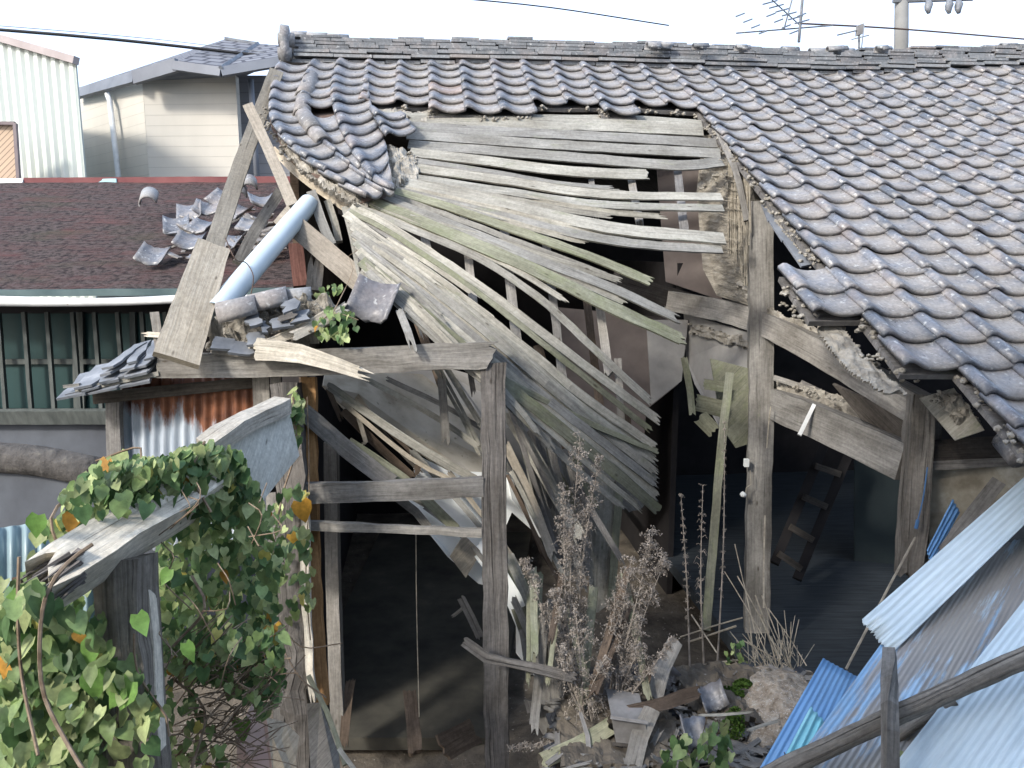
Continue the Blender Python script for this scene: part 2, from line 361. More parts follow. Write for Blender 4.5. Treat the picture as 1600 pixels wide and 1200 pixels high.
def mk_rustcorr():
    m,nt,b=newmat('rusty_corrugated_iron',.6,.4)
    uv=coords(nt,'UV0',(1,1,1))
    at=nd(nt,'ShaderNodeAttribute',attribute_name='Col'); se=nd(nt,'ShaderNodeSeparateColor'); nt.links.new(at.outputs['Color'],se.inputs[0])
    f=noi(nt,coords(nt,'UV',(14,2.5,1)),1,7,.7)
    ad=nd(nt,'ShaderNodeMath',operation='ADD'); nt.links.new(se.outputs[0],ad.inputs[0]); nt.links.new(f,ad.inputs[1])
    base=ramp(nt,noi(nt,coords(nt,'UV',(30,3,1)),1,5),[(.3,(.22,.27,.33)),(.7,(.48,.53,.58))])
    rust=ramp(nt,noi(nt,coords(nt,'UV',(9,9,1)),1,6),[(.3,(.07,.025,.015)),(.7,(.26,.10,.045))])
    col=mix(nt,ramp(nt,ad.outputs[0],[(.86,0.0),(1.0,1.0)]),base,rust)
    nt.links.new(col,b.inputs['Base Color']); bump(nt,b,f,.2,.004); return m
RUST=mk_rustcorr()
def mk_plastic(name,c1,c2,dirt=.62,dc=(.27,.235,.19),rough=.4):
    m,nt,b=newmat(name,rough,.5)
    f=noi(nt,coords(nt,'UV',(3.5,.9,1)),1,6,.6); col=ramp(nt,f,[(.38,c1),(.62,c2)])
    g=noi(nt,coords(nt,'UV',(16,1.6,1)),1,7,.7); g2=noi(nt,coords(nt,'UV',(1.6,1.1,1)),1,4)
    mu=nd(nt,'ShaderNodeMath',operation='MULTIPLY_ADD'); nt.links.new(g2,mu.inputs[0]); mu.inputs[1].default_value=.9; nt.links.new(g,mu.inputs[2])
    col=mix(nt,ramp(nt,mu.outputs[0],[(dirt+.42,0.0),(dirt+.52,.85)]),col,dc)
    vo=nd(nt,'ShaderNodeTexVoronoi'); vo.inputs['Scale'].default_value=1; nt.links.new(coords(nt,'UV',(4.2,2.2,1)),vo.inputs['Vector']); col=mix(nt,ramp(nt,vo.outputs['Distance'],[(.018,.85),(.045,0.0)]),col,(.12,.08,.06))
    g4=noi(nt,coords(nt,'UV',(40,3,1)),1,5,.7); col=mix(nt,1.0,col,ramp(nt,g4,[(.3,.80),(.6,1.04)]),'MULTIPLY')
    at=nd(nt,'ShaderNodeAttribute',attribute_name='Col'); col=mix(nt,1.0,col,at.outputs['Color'],'MULTIPLY')
    nt.links.new(col,b.inputs['Base Color']); bump(nt,b,g,.05,.003); return m
BLUE1=mk_plastic('bright_blue_sheet',(.10,.25,.50),(.17,.35,.60),.85)
BLUE2=mk_plastic('faded_blue_sheet',(.20,.37,.58),(.48,.62,.72),.46)
WHT=mk_plastic('pale_blue_sheet',(.48,.60,.67),(.60,.71,.76),.76)
TEAL=mk_plastic('teal_tipped_sheet',(.30,.55,.62),(.62,.74,.76),.8)
def mk_siding(name,c1,c2,w,h,mortar,axis='Z',ms=.01):
    m,nt,b=newmat(name,.7,.3)
    br=nd(nt,'ShaderNodeTexBrick'); nt.links.new(coords(nt,'UV',(1,1,1)),br.inputs['Vector'])
    br.inputs['Scale'].default_value=1; br.inputs['Brick Width'].default_value=w; br.inputs['Row Height'].default_value=h; br.inputs['Mortar Size'].default_value=ms
    br.inputs['Color1'].default_value=(*c1,1); br.inputs['Color2'].default_value=(*c2,1); br.inputs['Mortar'].default_value=(*mortar,1)
    f=noi(nt,coords(nt,'UV',(1,.3,1)),1,5); col=mix(nt,1.0,br.outputs['Color'],ramp(nt,f,[(.3,.9),(.7,1.05)]),'MULTIPLY')
    nt.links.new(col,b.inputs['Base Color']); inv=nd(nt,'ShaderNodeMath',operation='MULTIPLY'); inv.inputs[1].default_value=-1; nt.links.new(br.outputs['Fac'],inv.inputs[0]); bump(nt,b,inv.outputs[0],.5,.01); return m
SIDING=mk_siding('beige_siding',(.55,.52,.455),(.54,.51,.445),9,.16,(.45,.425,.37),ms=.004)
GSIDE=mk_siding('grey_siding',(.24,.24,.25),(.25,.25,.26),3.6,.16,(.18,.18,.19),ms=.006)
RIBW=simple('white_ribbed_cladding',[(.3,(.50,.54,.50)),(.7,(.56,.60,.56))],(1,1,.3),.5,.03)
SHUT=mk_siding('tan_shutter',(.45,.34,.24),(.43,.32,.23),5,.06,(.22,.16,.11),ms=.006)
HROOF=mk_siding('neighbour_roof_tile',(.12,.125,.14),(.17,.175,.19),.3,.25,(.04,.04,.05),ms=.03)

# ------------------------------------------------------------ ground
def gz(x,y): 
    h=.05*noise.noise(V((x*1.3,y*1.3,0)))+.03*noise.noise(V((x*5,y*5,3)))
    b=math.exp(-((x-1.0)**2/.9+(y-4.1)**2/.6)); h+=.42*b
    b=math.exp(-((x-1.45)**2/.10+(y-4.1)**2/.12)); h+=.22*b
    return h
m=MB(); n=90; P=[]
def gl(t,a,c): return c+a*math.copysign(abs(t)**4*30+abs(t)*.12,t)
for j in range(n):
    for i in range(n):
        x=gl(i/(n-1)*2-1,5,.5); y=gl(j/(n-1)*2-1,5,4.5)
        P.append(V((x,y,gz(x,y) if abs(x-.5)<8 and abs(y-4.5)<8 else 0)))
m.quadgrid(P,n,n,[(p.x,p.y) for p in P])
g=emit('ground',m,DIRT,None,True); g['kind']='structure'

vh=thing('added_shade_house','plain grey two storey house at the viewer\'s back shading the yard','house',V((4,-1.2,0)))  # added house out of view, sized to cast shade over the yard's right
vm=simple('grey_render',[(.3,(.3,.3,.3)),(.7,(.36,.36,.35))],(2,2,2))
m=MB(); m.box(V((4.5,-4.2,3.7)),V((8.4,0,0)),V((0,3,0)),V((0,0,3.7))); emit('wall',m,vm,vh)
m=MB(); m.add([V((-5,-.8,7.3)),V((13.4,-.8,7.3)),V((13.4,-7.6,7.3)),V((-5,-7.6,7.3)),V((-2,-4.2,8.8)),V((10.4,-4.2,8.8))],[(0,1,5,4),(1,2,5),(2,3,4,5),(3,0,4),(3,2,1,0)]); emit('roof',m,vm,vh)
for x in (-2.5,4,9):
    m=MB(); m.box(V((x,-1.19,4.6)),V((.8,0,0)),V((0,.02,0)),V((0,0,.6))); emit('window',m,simple('pane',[(.3,.03),(.7,.05)],(1,1,1),.2),vh)
# ============================================================ COLLAPSED HOUSE
house=thing('collapsed_house','half collapsed old wooden house with grey clay tile roof and bare hanging sheathing boards','house',(0,6,0))
TW,TL=.265,.215
RT=[(430,96),(560,100),(800,100),(1060,107),(1290,117),(1450,113),(1620,106)]
def sag(s):
    P=R0+U*s; x,y,d=px(P); return (y-interp(RT,x))*d/F if x<1700 else (y-106)*d/F*max(0,1-(x-1700)/800)
def S(a,b):
    s=a*TW; P=R0+U*s+DN*(b*TL); 
    P.z+=sag(s)-.03*math.sin(b*.3)*max(0,min(1,(a-8)/10))+.012*noise.noise(P*1.7)
    return P
PT=[(0,.028),(.05,.043),(.11,.048),(.18,.043),(.27,.028),(.38,.012),(.5,.003),(.62,0),(.78,.003),(.92,.013),(1,.024)]
def prof(a): return interp(PT,a)
def tile(m,S,a,b,nrm,wid=1,len_=1.2,nx=14,dz=0):
    th=.02; rows=[]; cc=[]; ja,jb,jr,jz=rnd(-.012,.012),(rnd(-.02,.02) if random.random()>.03 else rnd(.05,.16)),rnd(-.012,.012),rnd(-.002,.003)
    for top in (1,0):
        for k in range(3):
            t=k/2
            for i in range(nx):
                f=i/(nx-1)
                aa=a+f*1.06*wid+ja+jr*t; bb=b+1+jb-(1-t)*len_+(0 if top else 0)
                p=S(aa,bb)+nrm(aa,bb)*(prof(f)+ .002+.030*t+jz+dz-(0 if top else th))
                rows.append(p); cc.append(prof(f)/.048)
    N=3*nx; fs=[]
    for k in range(2):
        for i in range(nx-1):
            q=k*nx+i; fs.append((q,q+nx,q+nx+1,q+1)); fs.append((q+N,q+N+1,q+N+nx+1,q+N+nx))
    for i in range(nx-1):
        q=2*nx+i; fs.append((q,q+N,q+N+1,q+1))
    for k in range(2):
        q=k*nx; fs.append((q,q+N,q+N+nx,q+nx)); q+=nx-1; fs.append((q,q+nx,q+N+nx,q+N))
    m.col=(random.random(),random.random()**2.5,random.random()); m.add(rows,fs)
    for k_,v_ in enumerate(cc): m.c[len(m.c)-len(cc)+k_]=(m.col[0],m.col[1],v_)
# outline of what is still tiled, in photograph pixels, carried onto the roof plane
TP=[(572,90),(1760,90),(1900,760),(1600,745),(1578,712),(1545,676),(1480,628),(1470,600),(1408,606),(1385,580),(1322,520),(1270,470),(1228,428),(1278,398),(1240,362),(1225,330),(1200,290),(1165,262),(1130,222),(1090,180),(1000,176),(750,176),(572,172)]
cells=[]
mt=MB(); mb=MB()
for b in range(24):
    for a in range(-1,36):
        Pc=S(a+.5,b+.55); x,y,d=px(Pc)
        if d<1.5: continue
        if inpoly(x,y,TP): cells.append((a,b))
cs=set(cells)
for a,b in cells:
    k0=len(mt.c); tile(mt,S,a,b,lambda *_:NR); x,y,d=px(S(a+.5,b+.6))
    if abs(x-692)<25 and abs(y-150)<9: mt.c[k0:]=[(1,1,1)]*(len(mt.c)-k0)       # the one orange replacement tile
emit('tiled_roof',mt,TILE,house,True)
# bedding boards and mud under the tiles (what closes the roof), ragged where torn
mm=MB()
for (a,b) in cells:
    x0=a; y1=b+.97
    P=[]
    for q,zz in((1,-.012),(0,-.04)):
        for bb in (b,y1):
            for aa in (x0,a+1): P.append(S(aa,bb)+NR*zz)
    mb.add(P,[(0,1,3,2),(4,6,7,5),(2,3,7,6),(0,4,5,1),(0,2,6,4),(1,5,7,3)],[(p.dot(U),p.dot(DN)) for p in P])
    if (a-1,b) not in cs or (a,b+1) not in cs:
        for k in range(5 if b>4 else 3):
            lumps(mm,S(a+rnd(-.05,.25) if (a-1,b) not in cs else a+rnd(0,1),b+(rnd(0,1) if (a-1,b) not in cs else rnd(.95,1.1)))+NR*rnd(-.03,.0),.035,3)
emit('roof_underlay',mb,GREY,house)
emit('bedding_mud',mm,MUD,house)['kind']='stuff'
# left, slumped strip: columns follow bent ribs
RA=[(434,108),(424,150),(422,190),(440,225),(478,262),(535,300),(572,322)]
RB=[(487,103),(470,150),(478,190),(500,228),(535,262),(572,295),(597,315)]
RC=[(527,101),(517,145),(522,182),(536,222),(556,258),(582,292),(617,312)]
RD=[(574,101),(573,130),(576,165),(587,205),(600,235),(606,262),(612,285)]
def rib(Rr):
    return catmull([W(x,y,PD(x,y)-.04) for x,y in Rr],.02)
ribs=[rib(r) for r in (RA,RB,RC,RD)]
def SL(a,b):
    t=max(0,min(1,b/12.0)); a=max(-.3,min(3.3,a)); i=min(2,max(0,int(a))); f=a-i
    g=lambda r: r[int(t*(len(r)-1))].lerp(r[min(len(r)-1,int(t*(len(r)-1))+1)],t*(len(r)-1)-int(t*(len(r)-1)))
    return g(ribs[i]).lerp(g(ribs[i+1]),f)+NR*.01
m=MB()
for b in range(12):
    for a in range(3):
        if (a,b)==(1,5): continue
        tile(m,SL,a,b,lambda *_:NR,1,1.3)
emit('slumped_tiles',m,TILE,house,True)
E=[[(577,188),(592,232)],[(612,190),(638,228)],[(640,207),(648,250)]]
def SE(a,b):
    p0=W(578,185,PD(578,185)-.05); p1=W(625,188,PD(625,188)-.05); q0=W(603,232,PD(603,232)-.05); q1=W(648,222,PD(648,222)-.05)
    return p0.lerp(p1,a).lerp(q0.lerp(q1,a),b/3.0)+NR*.02
m=MB()
for b in range(3): tile(m,SE,0,b,lambda *_:NR,1,1.2,dz=.02)
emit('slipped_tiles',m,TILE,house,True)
# red underlay scrap and slab under slumped strip
m=MB(); P=[]
for j in range(13):
    for i in range(7): P.append(SL(i/2,j*11.6/12)-NR*.03)
m.quadgrid(P,7,13); emit('underlay',m,simple('red_underlay',[(.3,(.10,.06,.05)),(.7,(.2,.16,.13))],(9,9,9)),house)
m=MB()
patch(m,[(425,180),(445,190),(465,235),(520,275),(590,312),(560,322),(520,305),(470,268),(438,225)],lambda x,y:PD(x,y)+.03,NR,.05,3,11); patch(m,[(600,225),(640,240),(655,262),(640,290),(615,300),(600,262)],lambda x,y:PD(x,y)+.02,NR,.05,3,12); patch(m,[(565,172),(640,176),(760,176),(760,186),(640,190),(580,190)],lambda x,y:PD(x,y)+.05,NR,.04,3,13)
for k in range(70):
    t=rnd(0,12); s=random.choice([-.15,3.05]) ; s=rnd(-.2,.05) if random.random()<.5 else rnd(2.7,3.15)
    lumps(m,SL(s,t)-NR*.03,.03,2)
for k in range(60): x,y=rnd(570,640),rnd(176,186); lumps(m,W(x,y,PD(x,y)+.02),.025,2)
for k in range(60): x,y=rnd(600,650),rnd(235,262); lumps(m,W(x,y,PD(x,y)+.02),.03,2)
for k in range(50): x,y=rnd(560,640),rnd(260,300); lumps(m,W(x,y,PD(x,y)+.03),.025,2)
emit('mud_crumbs',m,MUD,house)['kind']='stuff'
# round cap tiles down the left strip
def captile(m,p,q,r,n=10,thick=.014,up=NR,arc=math.pi,tr=(1,1)):
    t=(q-p).normalized(); s=t.cross(up).normalized(); u=s.cross(t)
    m.col=(random.random(),random.random()**3,.5); vs=[]
    for rr in (r,r-thick):
        for k in range(3):
            c=p.lerp(q,k/2); f=tr[0]+(tr[1]-tr[0])*k/2
            for i in range(n+1):
                a=(math.pi-arc)/2+arc*i/n; vs.append(c+(s*math.cos(a)+u*math.sin(a))*rr*f)
    N=3*(n+1); fs=[]
    for k in range(2):
        for i in range(n):
            a=k*(n+1)+i; fs.append((a,a+1,a+n+2,a+n+1)); fs.append((a+N,a+N+n+1,a+N+n+2,a+N+1))
    for i in range(n):
        fs.append((i,i+N,i+1+N,i+1)); a=2*(n+1)+i; fs.append((a,a+1,a+1+N,a+N))
    for k in range(2):
        for e in (0,n):
            a=k*(n+1)+e; fs.append((a,a+n+1,a+n+1+N,a+N))
    m.add(vs,fs)
m=MB(); rb=[(492,104),(487,122),(476,150),(472,178),(490,205),(505,224)]
Pr=[W(x,y,PD(x,y)-.10) for x,y in rb]
for i,(p,q) in enumerate(zip(Pr,Pr[1:])):
    if i==0: captile(m,p-NR*.02,q+(q-p)*.2-NR*.02,.055)
    else: captile(m,p,q+(q-p)*.15,.062+.004*(i%2),tr=(.93,1.05))
emit('round_cap_tiles',m,mk_tile('brown_cap_tile',(.15,.145,.14),(.2,.19,.18),(.3,.24,.2),.55),house,True)
# ridge
rg=MB(); s0=-.74; Z=V((0,0,1))
def course(dy,z,h,l,jit=.006,s1=9.5,top=False,skip=0):
    s=s0+rnd(0,.2)
    while s<s1:
        L=l*rnd(.92,1.05)
        if random.random()>skip:
            rg.col=(random.random()*.8+(.2 if dy>.15 else 0),random.random()**5,.5)
            c=R0+U*(s+L/2)+VV*(.10)+Z*(sag(s+L/2)+z+h/2+rnd(-1,1)*jit)
            ax=(U+Z*rnd(-.012,.012)).normalized()
            rg.box(c,ax*(L/2-.003),(VV+U*rnd(-.01,.01))*(dy+rnd(-jit,jit)),Z*(h/2))
        s+=L
course(.16,-.01,.028,.30); course(.19,.030,.024,.33); course(.13,.056,.02,.3)
course(.165,.072,.022,.3)
for i in range(4): course(.12,.098+i*.026,.023,.26,.005)
course(.10,.202,.018,.24,.01,skip=.25)
rgo=emit('roof_ridge',rg,RIDGE,house)
m=MB()
for s in [x*.27 for x in range(14,36)]:
    if random.random()<.45: continue
    p=R0+U*s+VV*.1+Z*(sag(s)+.205); captile(m,p,p+U*.16,.05,up=Z)
for x,y,x2,y2 in ((455,54,480,55),(480,56,512,57),(512,58,545,60),(1010,70,1030,72)):
    p=W(x,y,7.0); q=W(x2,y2,7.02); captile(m,p-Z*.03,q-Z*.03,.06,up=Z)
lump=MB()
for x,y in ((500,60),(560,64),(590,66),(630,66),(645,62),(700,66),(1030,66),(1085,68),(1150,70),(1300,73),(1370,72)):
    p=W(x,y,7.05); 
    for k in range(3): captile(m,p+U*rnd(-.05,.05)-Z*.04,p+U*rnd(.08,.14)-Z*rnd(.03,.05),.045,up=(Z+U*rnd(-.4,.4)+VV*rnd(-.4,.4)))
emit('ridge_cap',m,RIDGE,rgo,True)
# end ornament
m=MB(); p=W(441,98,6.75)
prof2=[(-.07,0),(-.085,.10),(-.07,.16),(-.085,.21),(-.055,.28),(0,.31),(.05,.28),(.07,.2),(.055,.14),(.075,.08),(.06,0)]
P=[p+VV*a+Z*b for a,b in prof2]+[p+U*.07+VV*a*.8+Z*b*.96 for a,b in prof2]; n=len(prof2); m.col=(.5,0,0)
m.add(P,[tuple(range(n))[::-1],tuple(range(n,2*n))]+[(i,(i+1)%n,(i+1)%n+n,i+n) for i in range(n)])
p=W(441,62,6.72); m.tube([p-U*.03,p+U*.1],.055,12); p=W(441,84,6.72); m.tube([p-U*.03,p+U*.08],.05,12)
emit('end_ornament',m,RIDGE,rgo,True)
# sheathing boards
BL=[([(590,183),(760,191),(940,196),(1098,203)],20,0),([(610,196),(760,205),(940,214),(1120,224)],16,0),
([(636,211),(780,221),(940,231),(1125,240)],15,0),([(638,226),(780,237),(940,250),(1060,259),(1128,253)],15,0),
([(640,238),(760,252),(850,264),(940,271),(1015,273)],15,.03),([(640,252),(760,270),(870,289),(960,297)],14,.05),
([(640,262),(780,281),(940,304),(1128,308)],15,0),([(635,276),(780,298),(940,320),(1130,326)],13,0),
([(620,284),(760,314),(900,346),(1000,362),(1132,373)],20,0),([(615,297),(760,332),(900,366),(1010,383),(1128,390)],14,0),
([(590,290),(700,324),(840,372),(940,408),(1022,443)],15,.05),
([(580,302),(720,357),(850,410),(950,448),(1066,502)],16,.06),([(566,310),(700,364),(840,424),(950,478),(1074,534)],21,.05),
([(556,322),(650,361),(740,399),(838,462),(912,530),(980,594),(1020,630)],12,.06),
([(549,324),(600,349),(669,393),(762,456),(870,538),(960,606),(1033,660)],14,.06),
([(546,330),(600,358),(669,402),(762,468),(862,548),(942,612),(1024,678)],9,.08),
([(540,334),(590,372),(687,438),(762,497),(837,557),(912,620),(1026,700)],12,.05),
([(548,350),(612,391),(687,448),(762,512),(837,576),(912,640),(1028,722)],13,.06),
([(552,364),(640,424),(740,503),(819,570),(880,622),(1029,742)],12,.07),
([(556,378),(650,452),(760,544),(860,628),(960,705),(1029,760)],13,.07),
([(560,392),(660,475),(770,565),(870,648),(965,722),(1030,778)],13,.05),
([(565,408),(670,497),(780,592),(875,668),(960,738),(1030,798)],16,.03),
([(575,425),(650,495),(740,575),(815,650),(870,705)],11,.07),
([(640,340),(760,372),(880,410),(975,440)],9,.06),
([(600,420),(690,505),(800,625),(850,690)],8,.08),
([(789,594),(875,638),(950,674),(1029,706)],8,.03),
([(700,180),(860,184),(1000,186),(1096,193)],12,0)]
def rs(p,n=7):
    q=catmull([V((a,b,0)) for a,b in p],6); return [q[int(k*(len(q)-1)/(n-1))] for k in range(n)]
for a,b in ((16,17),(17,18),(18,19),(19,20),(20,21)):
    A,B=rs(BL[a][0]),rs(BL[b][0]); t=rnd(.4,.6); BL.append(([(p.x+(q.x-p.x)*t,p.y+(q.y-p.y)*t) for p,q in zip(A,B)],8.5,.09))
A,B=rs(BL[21][0]),rs([(575,440),(650,512),(745,600),(820,672),(880,735),(960,800)])
for t in (.35,.7): BL.append(([(p.x+(q.x-p.x)*t,p.y+(q.y-p.y)*t) for p,q in zip(A,B)],9,.1))
for a,b,xe in ((5,6,1000),(6,8,1120),(7,8,1040),(8,9,1125),(9,10,960),(10,11,980),(11,12,1040),(12,13,900),(14,16,760)):
    A,B=rs(BL[a][0]),rs(BL[b][0]); t=rnd(.42,.58); q=[(p.x+(q.x-p.x)*t,p.y+(q.y-p.y)*t) for p,q in zip(A,B)]; q=[e for e in q if e[0]<xe]
    BL.append((q,8,.08))
for i,(pp,wp,jg) in enumerate(BL):
    off=.035 if i<13 else .02+.012*(i%3) if i<27 else .05+.01*(i%2)
    P=[W(x,y,BD(x,y)+off) for x,y in pp]
    dm=sum(BD(x,y) for x,y in pp)/len(pp)
    def nf(p,k=i): 
        a=NR.lerp(camn(p),.25 if k<13 or k==26 else .75).normalized(); return a
    wp*=(1.4 if i<5 else 1.3 if i<10 else 1.1 if i<13 else .95 if i<16 else 1.08); mt_=BOARD if i in(0,1,2,4,6,7,14,16,17,18,23,24,26) else (BOARDG if i in (10,12,15,21,25) else BOARD)
    o=emit('sheathing_board',beamM(MB(),P,wp*dm/F*1.02,.011,nf,(0,jg),.0025,.08,9,twist=rnd(-.15,.15)),mt_,house)
# splinter strips between boards
for k in range(12):
    a=rnd(0,1); x0,y0=560+rnd(0,60)+a*0,370+rnd(0,60); ang=interp([(300,.28),(420,.78)],y0); L=rnd(90,300)
    x1,y1=x0+L*math.cos(ang),y0+L*math.sin(ang)
    if x0+L>1040: continue
    P=[W(x0,y0,BD(x0,y0)+.01),W((x0+x1)/2,(y0+y1)/2-L*.02,BD((x0+x1)/2,(y0+y1)/2)+.012),W(x1,y1,BD(x1,y1)+rnd(.0,.03))]
    emit('splinter_strip',beamM(MB(),P,rnd(.012,.03),.006,camn,(.05,.09),.002,.1,5),BOARD,house)
# rafters, under the boards
for x,y,x2,y2,wp in ((598,340,614,412,14),(664,370,680,450,13),(724,330,745,525,12),(788,360,808,540,14),(852,370,880,600,12),(932,440,952,590,13),(924,285,932,345,9),(984,268,1000,352,11),(1058,262,1070,368,12),(560,330,566,420,10),(640,300,652,360,10),(965,560,975,720,11)):
    d1,d2=BD(x,y)+.2,BD(x2,y2)+.2
    emit('rafter',beamM(MB(),[W(x,y,d1),W(x2,y2,d2)],wp*d1/F,.045,camn,(0,.03)),GREY,house)
for x,y,x2,y2,wp in ((700,430,712,560,12),(840,540,885,700,13),(912,430,938,640,12),(640,470,690,600,12),(980,640,985,740,10)):
    emit('rafter',beamM(MB(),[W(x,y,BD(x,y)+.5),W(x2,y2,BD(x2,y2)+.5)],wp*5/F,.045,camn),BROWN,house)
# cross wall: posts, beams, mud infill
def bm(name,pts,wpx,th,mat,**k): return plank(name,pts,wpx,th,mat,house,**k)
yA=V((0,-1,.0)); panel('inner_wall',[(1025,255,6.6),(1128,255,6.5),(1128,470,6.5),(1040,440,6.6)],.03,PURP,house)
bm('post',[(1187,318,5.45),(1188,600,5.4),(1181,985,5.35)],36,.14,GREY,nrm=lambda p:V((-.2,-1,0)),rough=.006)
bm('post',[(1437,618,4.12),(1430,760,4.1),(1418,905,4.1)],34,.13,ROT,nrm=lambda p:V((-.2,-1,0)),rough=.006,jag=(0,.05))
bm('post',[(1455,640,4.2),(1446,900,4.2)],22,.08,GREY,nrm=lambda p:yA,rough=.006)
bm('tie_beam',[(1050,470,6.5),(1195,505,5.42),(1440,640,4.15)],36,.13,GREY,nrm=lambda p:V((-.9,-.4,.1)),rough=.003)
bm('tie_beam',[(1204,628,5.4),(1300,668,4.75),(1418,722,4.18)],52,.10,GREY,nrm=lambda p:V((-.9,-.4,.1)),rough=.004)
bm('rail_beam',[(960,440,6.3),(1080,474,6.6)],30,.10,DARKW)
panel('mud_wall',[(1098,212,6.3),(1135,205,6.2),(1172,262,5.75),(1180,320,5.5),(1178,480,5.5),(1120,462,5.9),(1098,420,6.0),(1088,300,6.2)],.06,MUDW,house)
m=MB()
for k in range(30):
    x,y=rnd(1100,1178),rnd(225,470); 
    if x>1130+ (y-210)*.5+20: continue
    lumps(m,W(x,y,interp([(1100,6.15),(1178,5.48)],x)),rnd(.02,.035),2)
for k in range(25):                      # crumbled mud on the beams
    t=random.random(); x=1200+t*230; y=484+t*118-rnd(0,22)*(1 if t<.5 else .5); lumps(m,W(x,y,5.4-t*1.25),.03,2)
for k in range(20):
    t=random.random()**.7; x=1205+t*150; y=596+t*50-rnd(0,8); lumps(m,W(x,y,5.4-t*.9),.025,2)
for k in range(130):                      # torn edge, right roof
    if k%6: continue
    t=random.random(); x=interp([(0,1200),(.4,1250),(1,1370)],t)+rnd(-6,22); y=interp([(0,325),(.4,400),(1,580)],t)+rnd(-5,10)
    lumps(m,W(x,y,PD(x,y)+.06),.032,2)
emit('crumbled_mud',m,MUD,house)['kind']='stuff'
m=MB(); pd=lambda e:(lambda x,y:PD(x,y)+e)
patch(m,[(1185,282),(1215,290),(1245,345),(1290,395),(1320,430),(1290,412),(1255,400),(1225,365),(1205,340),(1188,318)],pd(.06),NR,.03,3,1)
patch(m,[(1275,470),(1300,480),(1345,555),(1400,600),(1420,620),(1380,612),(1330,585),(1295,545),(1275,510)],pd(.09),NR,.025,3,2)
patch(m,[(1120,205),(1150,215),(1185,262),(1190,282),(1160,262),(1128,232)],pd(.05),NR,.05,3,3)
patch(m,[(1197,478),(1215,488),(1235,502),(1262,505),(1280,520),(1275,535),(1235,525),(1200,508)],lambda x,y:interp([(1195,5.38),(1280,4.98)],x),V((-.3,-.5,.8)),.06,3,4)
patch(m,[(1205,596),(1250,602),(1340,632),(1400,640),(1398,656),(1330,655),(1260,636),(1205,622)],lambda x,y:interp([(1205,5.4),(1400,4.5)],x),V((-.2,-.3,.9)),.06,3,5)
patch(m,[(1470,612),(1500,618),(1535,668),(1512,678),(1488,655)],lambda x,y:3.87,V((0,-.6,.8)),.04,3,6)
patch(m,[(1098,215),(1130,225),(1165,300),(1172,470),(1122,455),(1105,420),(1095,300)],lambda x,y:interp([(1095,6.22),(1135,6.0),(1178,5.47)],x),V((-.9,-.4,0)),.07,4,7)
patch(m,[(1075,505),(1172,532),(1172,545),(1075,520)],lambda x,y:interp([(1068,6.35),(1172,5.45)],x),V((-.9,-.4,0)),.05,3,8)
emit('mud_bedding',m,MUD,house)
m=MB()
for k in range(46):                       # bamboo lath
    x=rnd(1138,1172); y=rnd(215,270)+(x-1138)*1.2; L=rnd(50,170); 
    if y+L>470: L=470-y
    d=interp([(1138,5.9),(1178,5.42)],x)-.13
    m.tube([W(x,y,d),W(x+rnd(-2,3),y+L,d+rnd(-.03,.03))],.004,4)
for k in range(40):
    x=rnd(1105,1150); y=rnd(240,465); d=5.7; m.tube([W(x,y,5.88),W(x+rnd(18,40),y+rnd(0,9),5.5)],.003,4)
emit('bamboo_lath',m,STRAW,house)
bm('gable_batten',[(1122,205,5.95),(1150,270,5.5),(1167,345,5.4)],9,.03,GREY)
panel('plaster_wall',[(1068,490,6.4),(1172,520,5.5),(1174,690,5.5),(1128,675,5.8),(1085,600,6.2),(1072,560,6.4)],.03,PLAST,house)
panel('plaster_wall',[(1110,560,5.45),(1168,575,5.42),(1180,690,5.4),(1150,700,5.4),(1128,668,5.42)],.03,BOARDG,house)
# pale bits under the torn roof edge
for a in ([(1190,318),(1206,320),(1216,345),(1200,345)],[(1200,342),(1222,344),(1240,372),(1222,376)],[(1220,370),(1246,372),(1268,398),(1244,404)],[(1238,395),(1268,396),(1282,410),(1252,416)]):
    panel('shingle_board',[(x,y,PD(x,y)+.05) for x,y in a],.012,SLATE,house)
panel('eave_board',[(1436,622,3.98),(1490,606,3.9),(1538,672,3.82),(1492,688,3.85)],.02,BOARD,house)
m=MB()
for k in range(60): t=random.random(); x,y=1465+t*50+rnd(-12,12),618+t*52+rnd(-8,8); lumps(m,W(x,y,3.88),.02,2)
emit('eave_mud',m,MUD,house)
bm('eave_beam',[(1450,705,4.15),(1720,690,4.1)],34,.12,DARKW)
bm('eave_beam',[(1452,728,4.1),(1720,715,4.05)],14,.05,GREY)
panel('outer_wall',[(1452,735,4.14),(1700,715,4.0),(1700,1100,4.0),(1452,1000,4.14)],.08,PLASTL,house)
panel('soffit_board',[(1300,600,4.6),(1418,655,4.2),(1418,690,4.25),(1345,655,4.5)],.02,DARKW,house)
bm('broken_ceiling_batten',[(1210,590,5.3),(1300,620,5.0),(1360,640,4.7),(1416,645,4.4)],9,.03,GREY)
bm('broken_ceiling_batten',[(1250,600,5.3),(1340,640,5.0),(1416,655,4.5)],14,.02,GREY)
bm('broken_ceiling_batten',[(1330,675,4.7),(1416,690,4.4)],20,.02,GREY)
bm('hanging_rod',[(1272,632,4.85),(1249,680,4.8)],6,.018,METAL)
# tile ends of the eave: round end
m=MB(); m.col=(.4,0,.5); p=W(1592,712,3.72); m.tube([p-DN*.12,p+DN*.02],.06,14); emit('eave_end_tile',m,TILE,house,True)
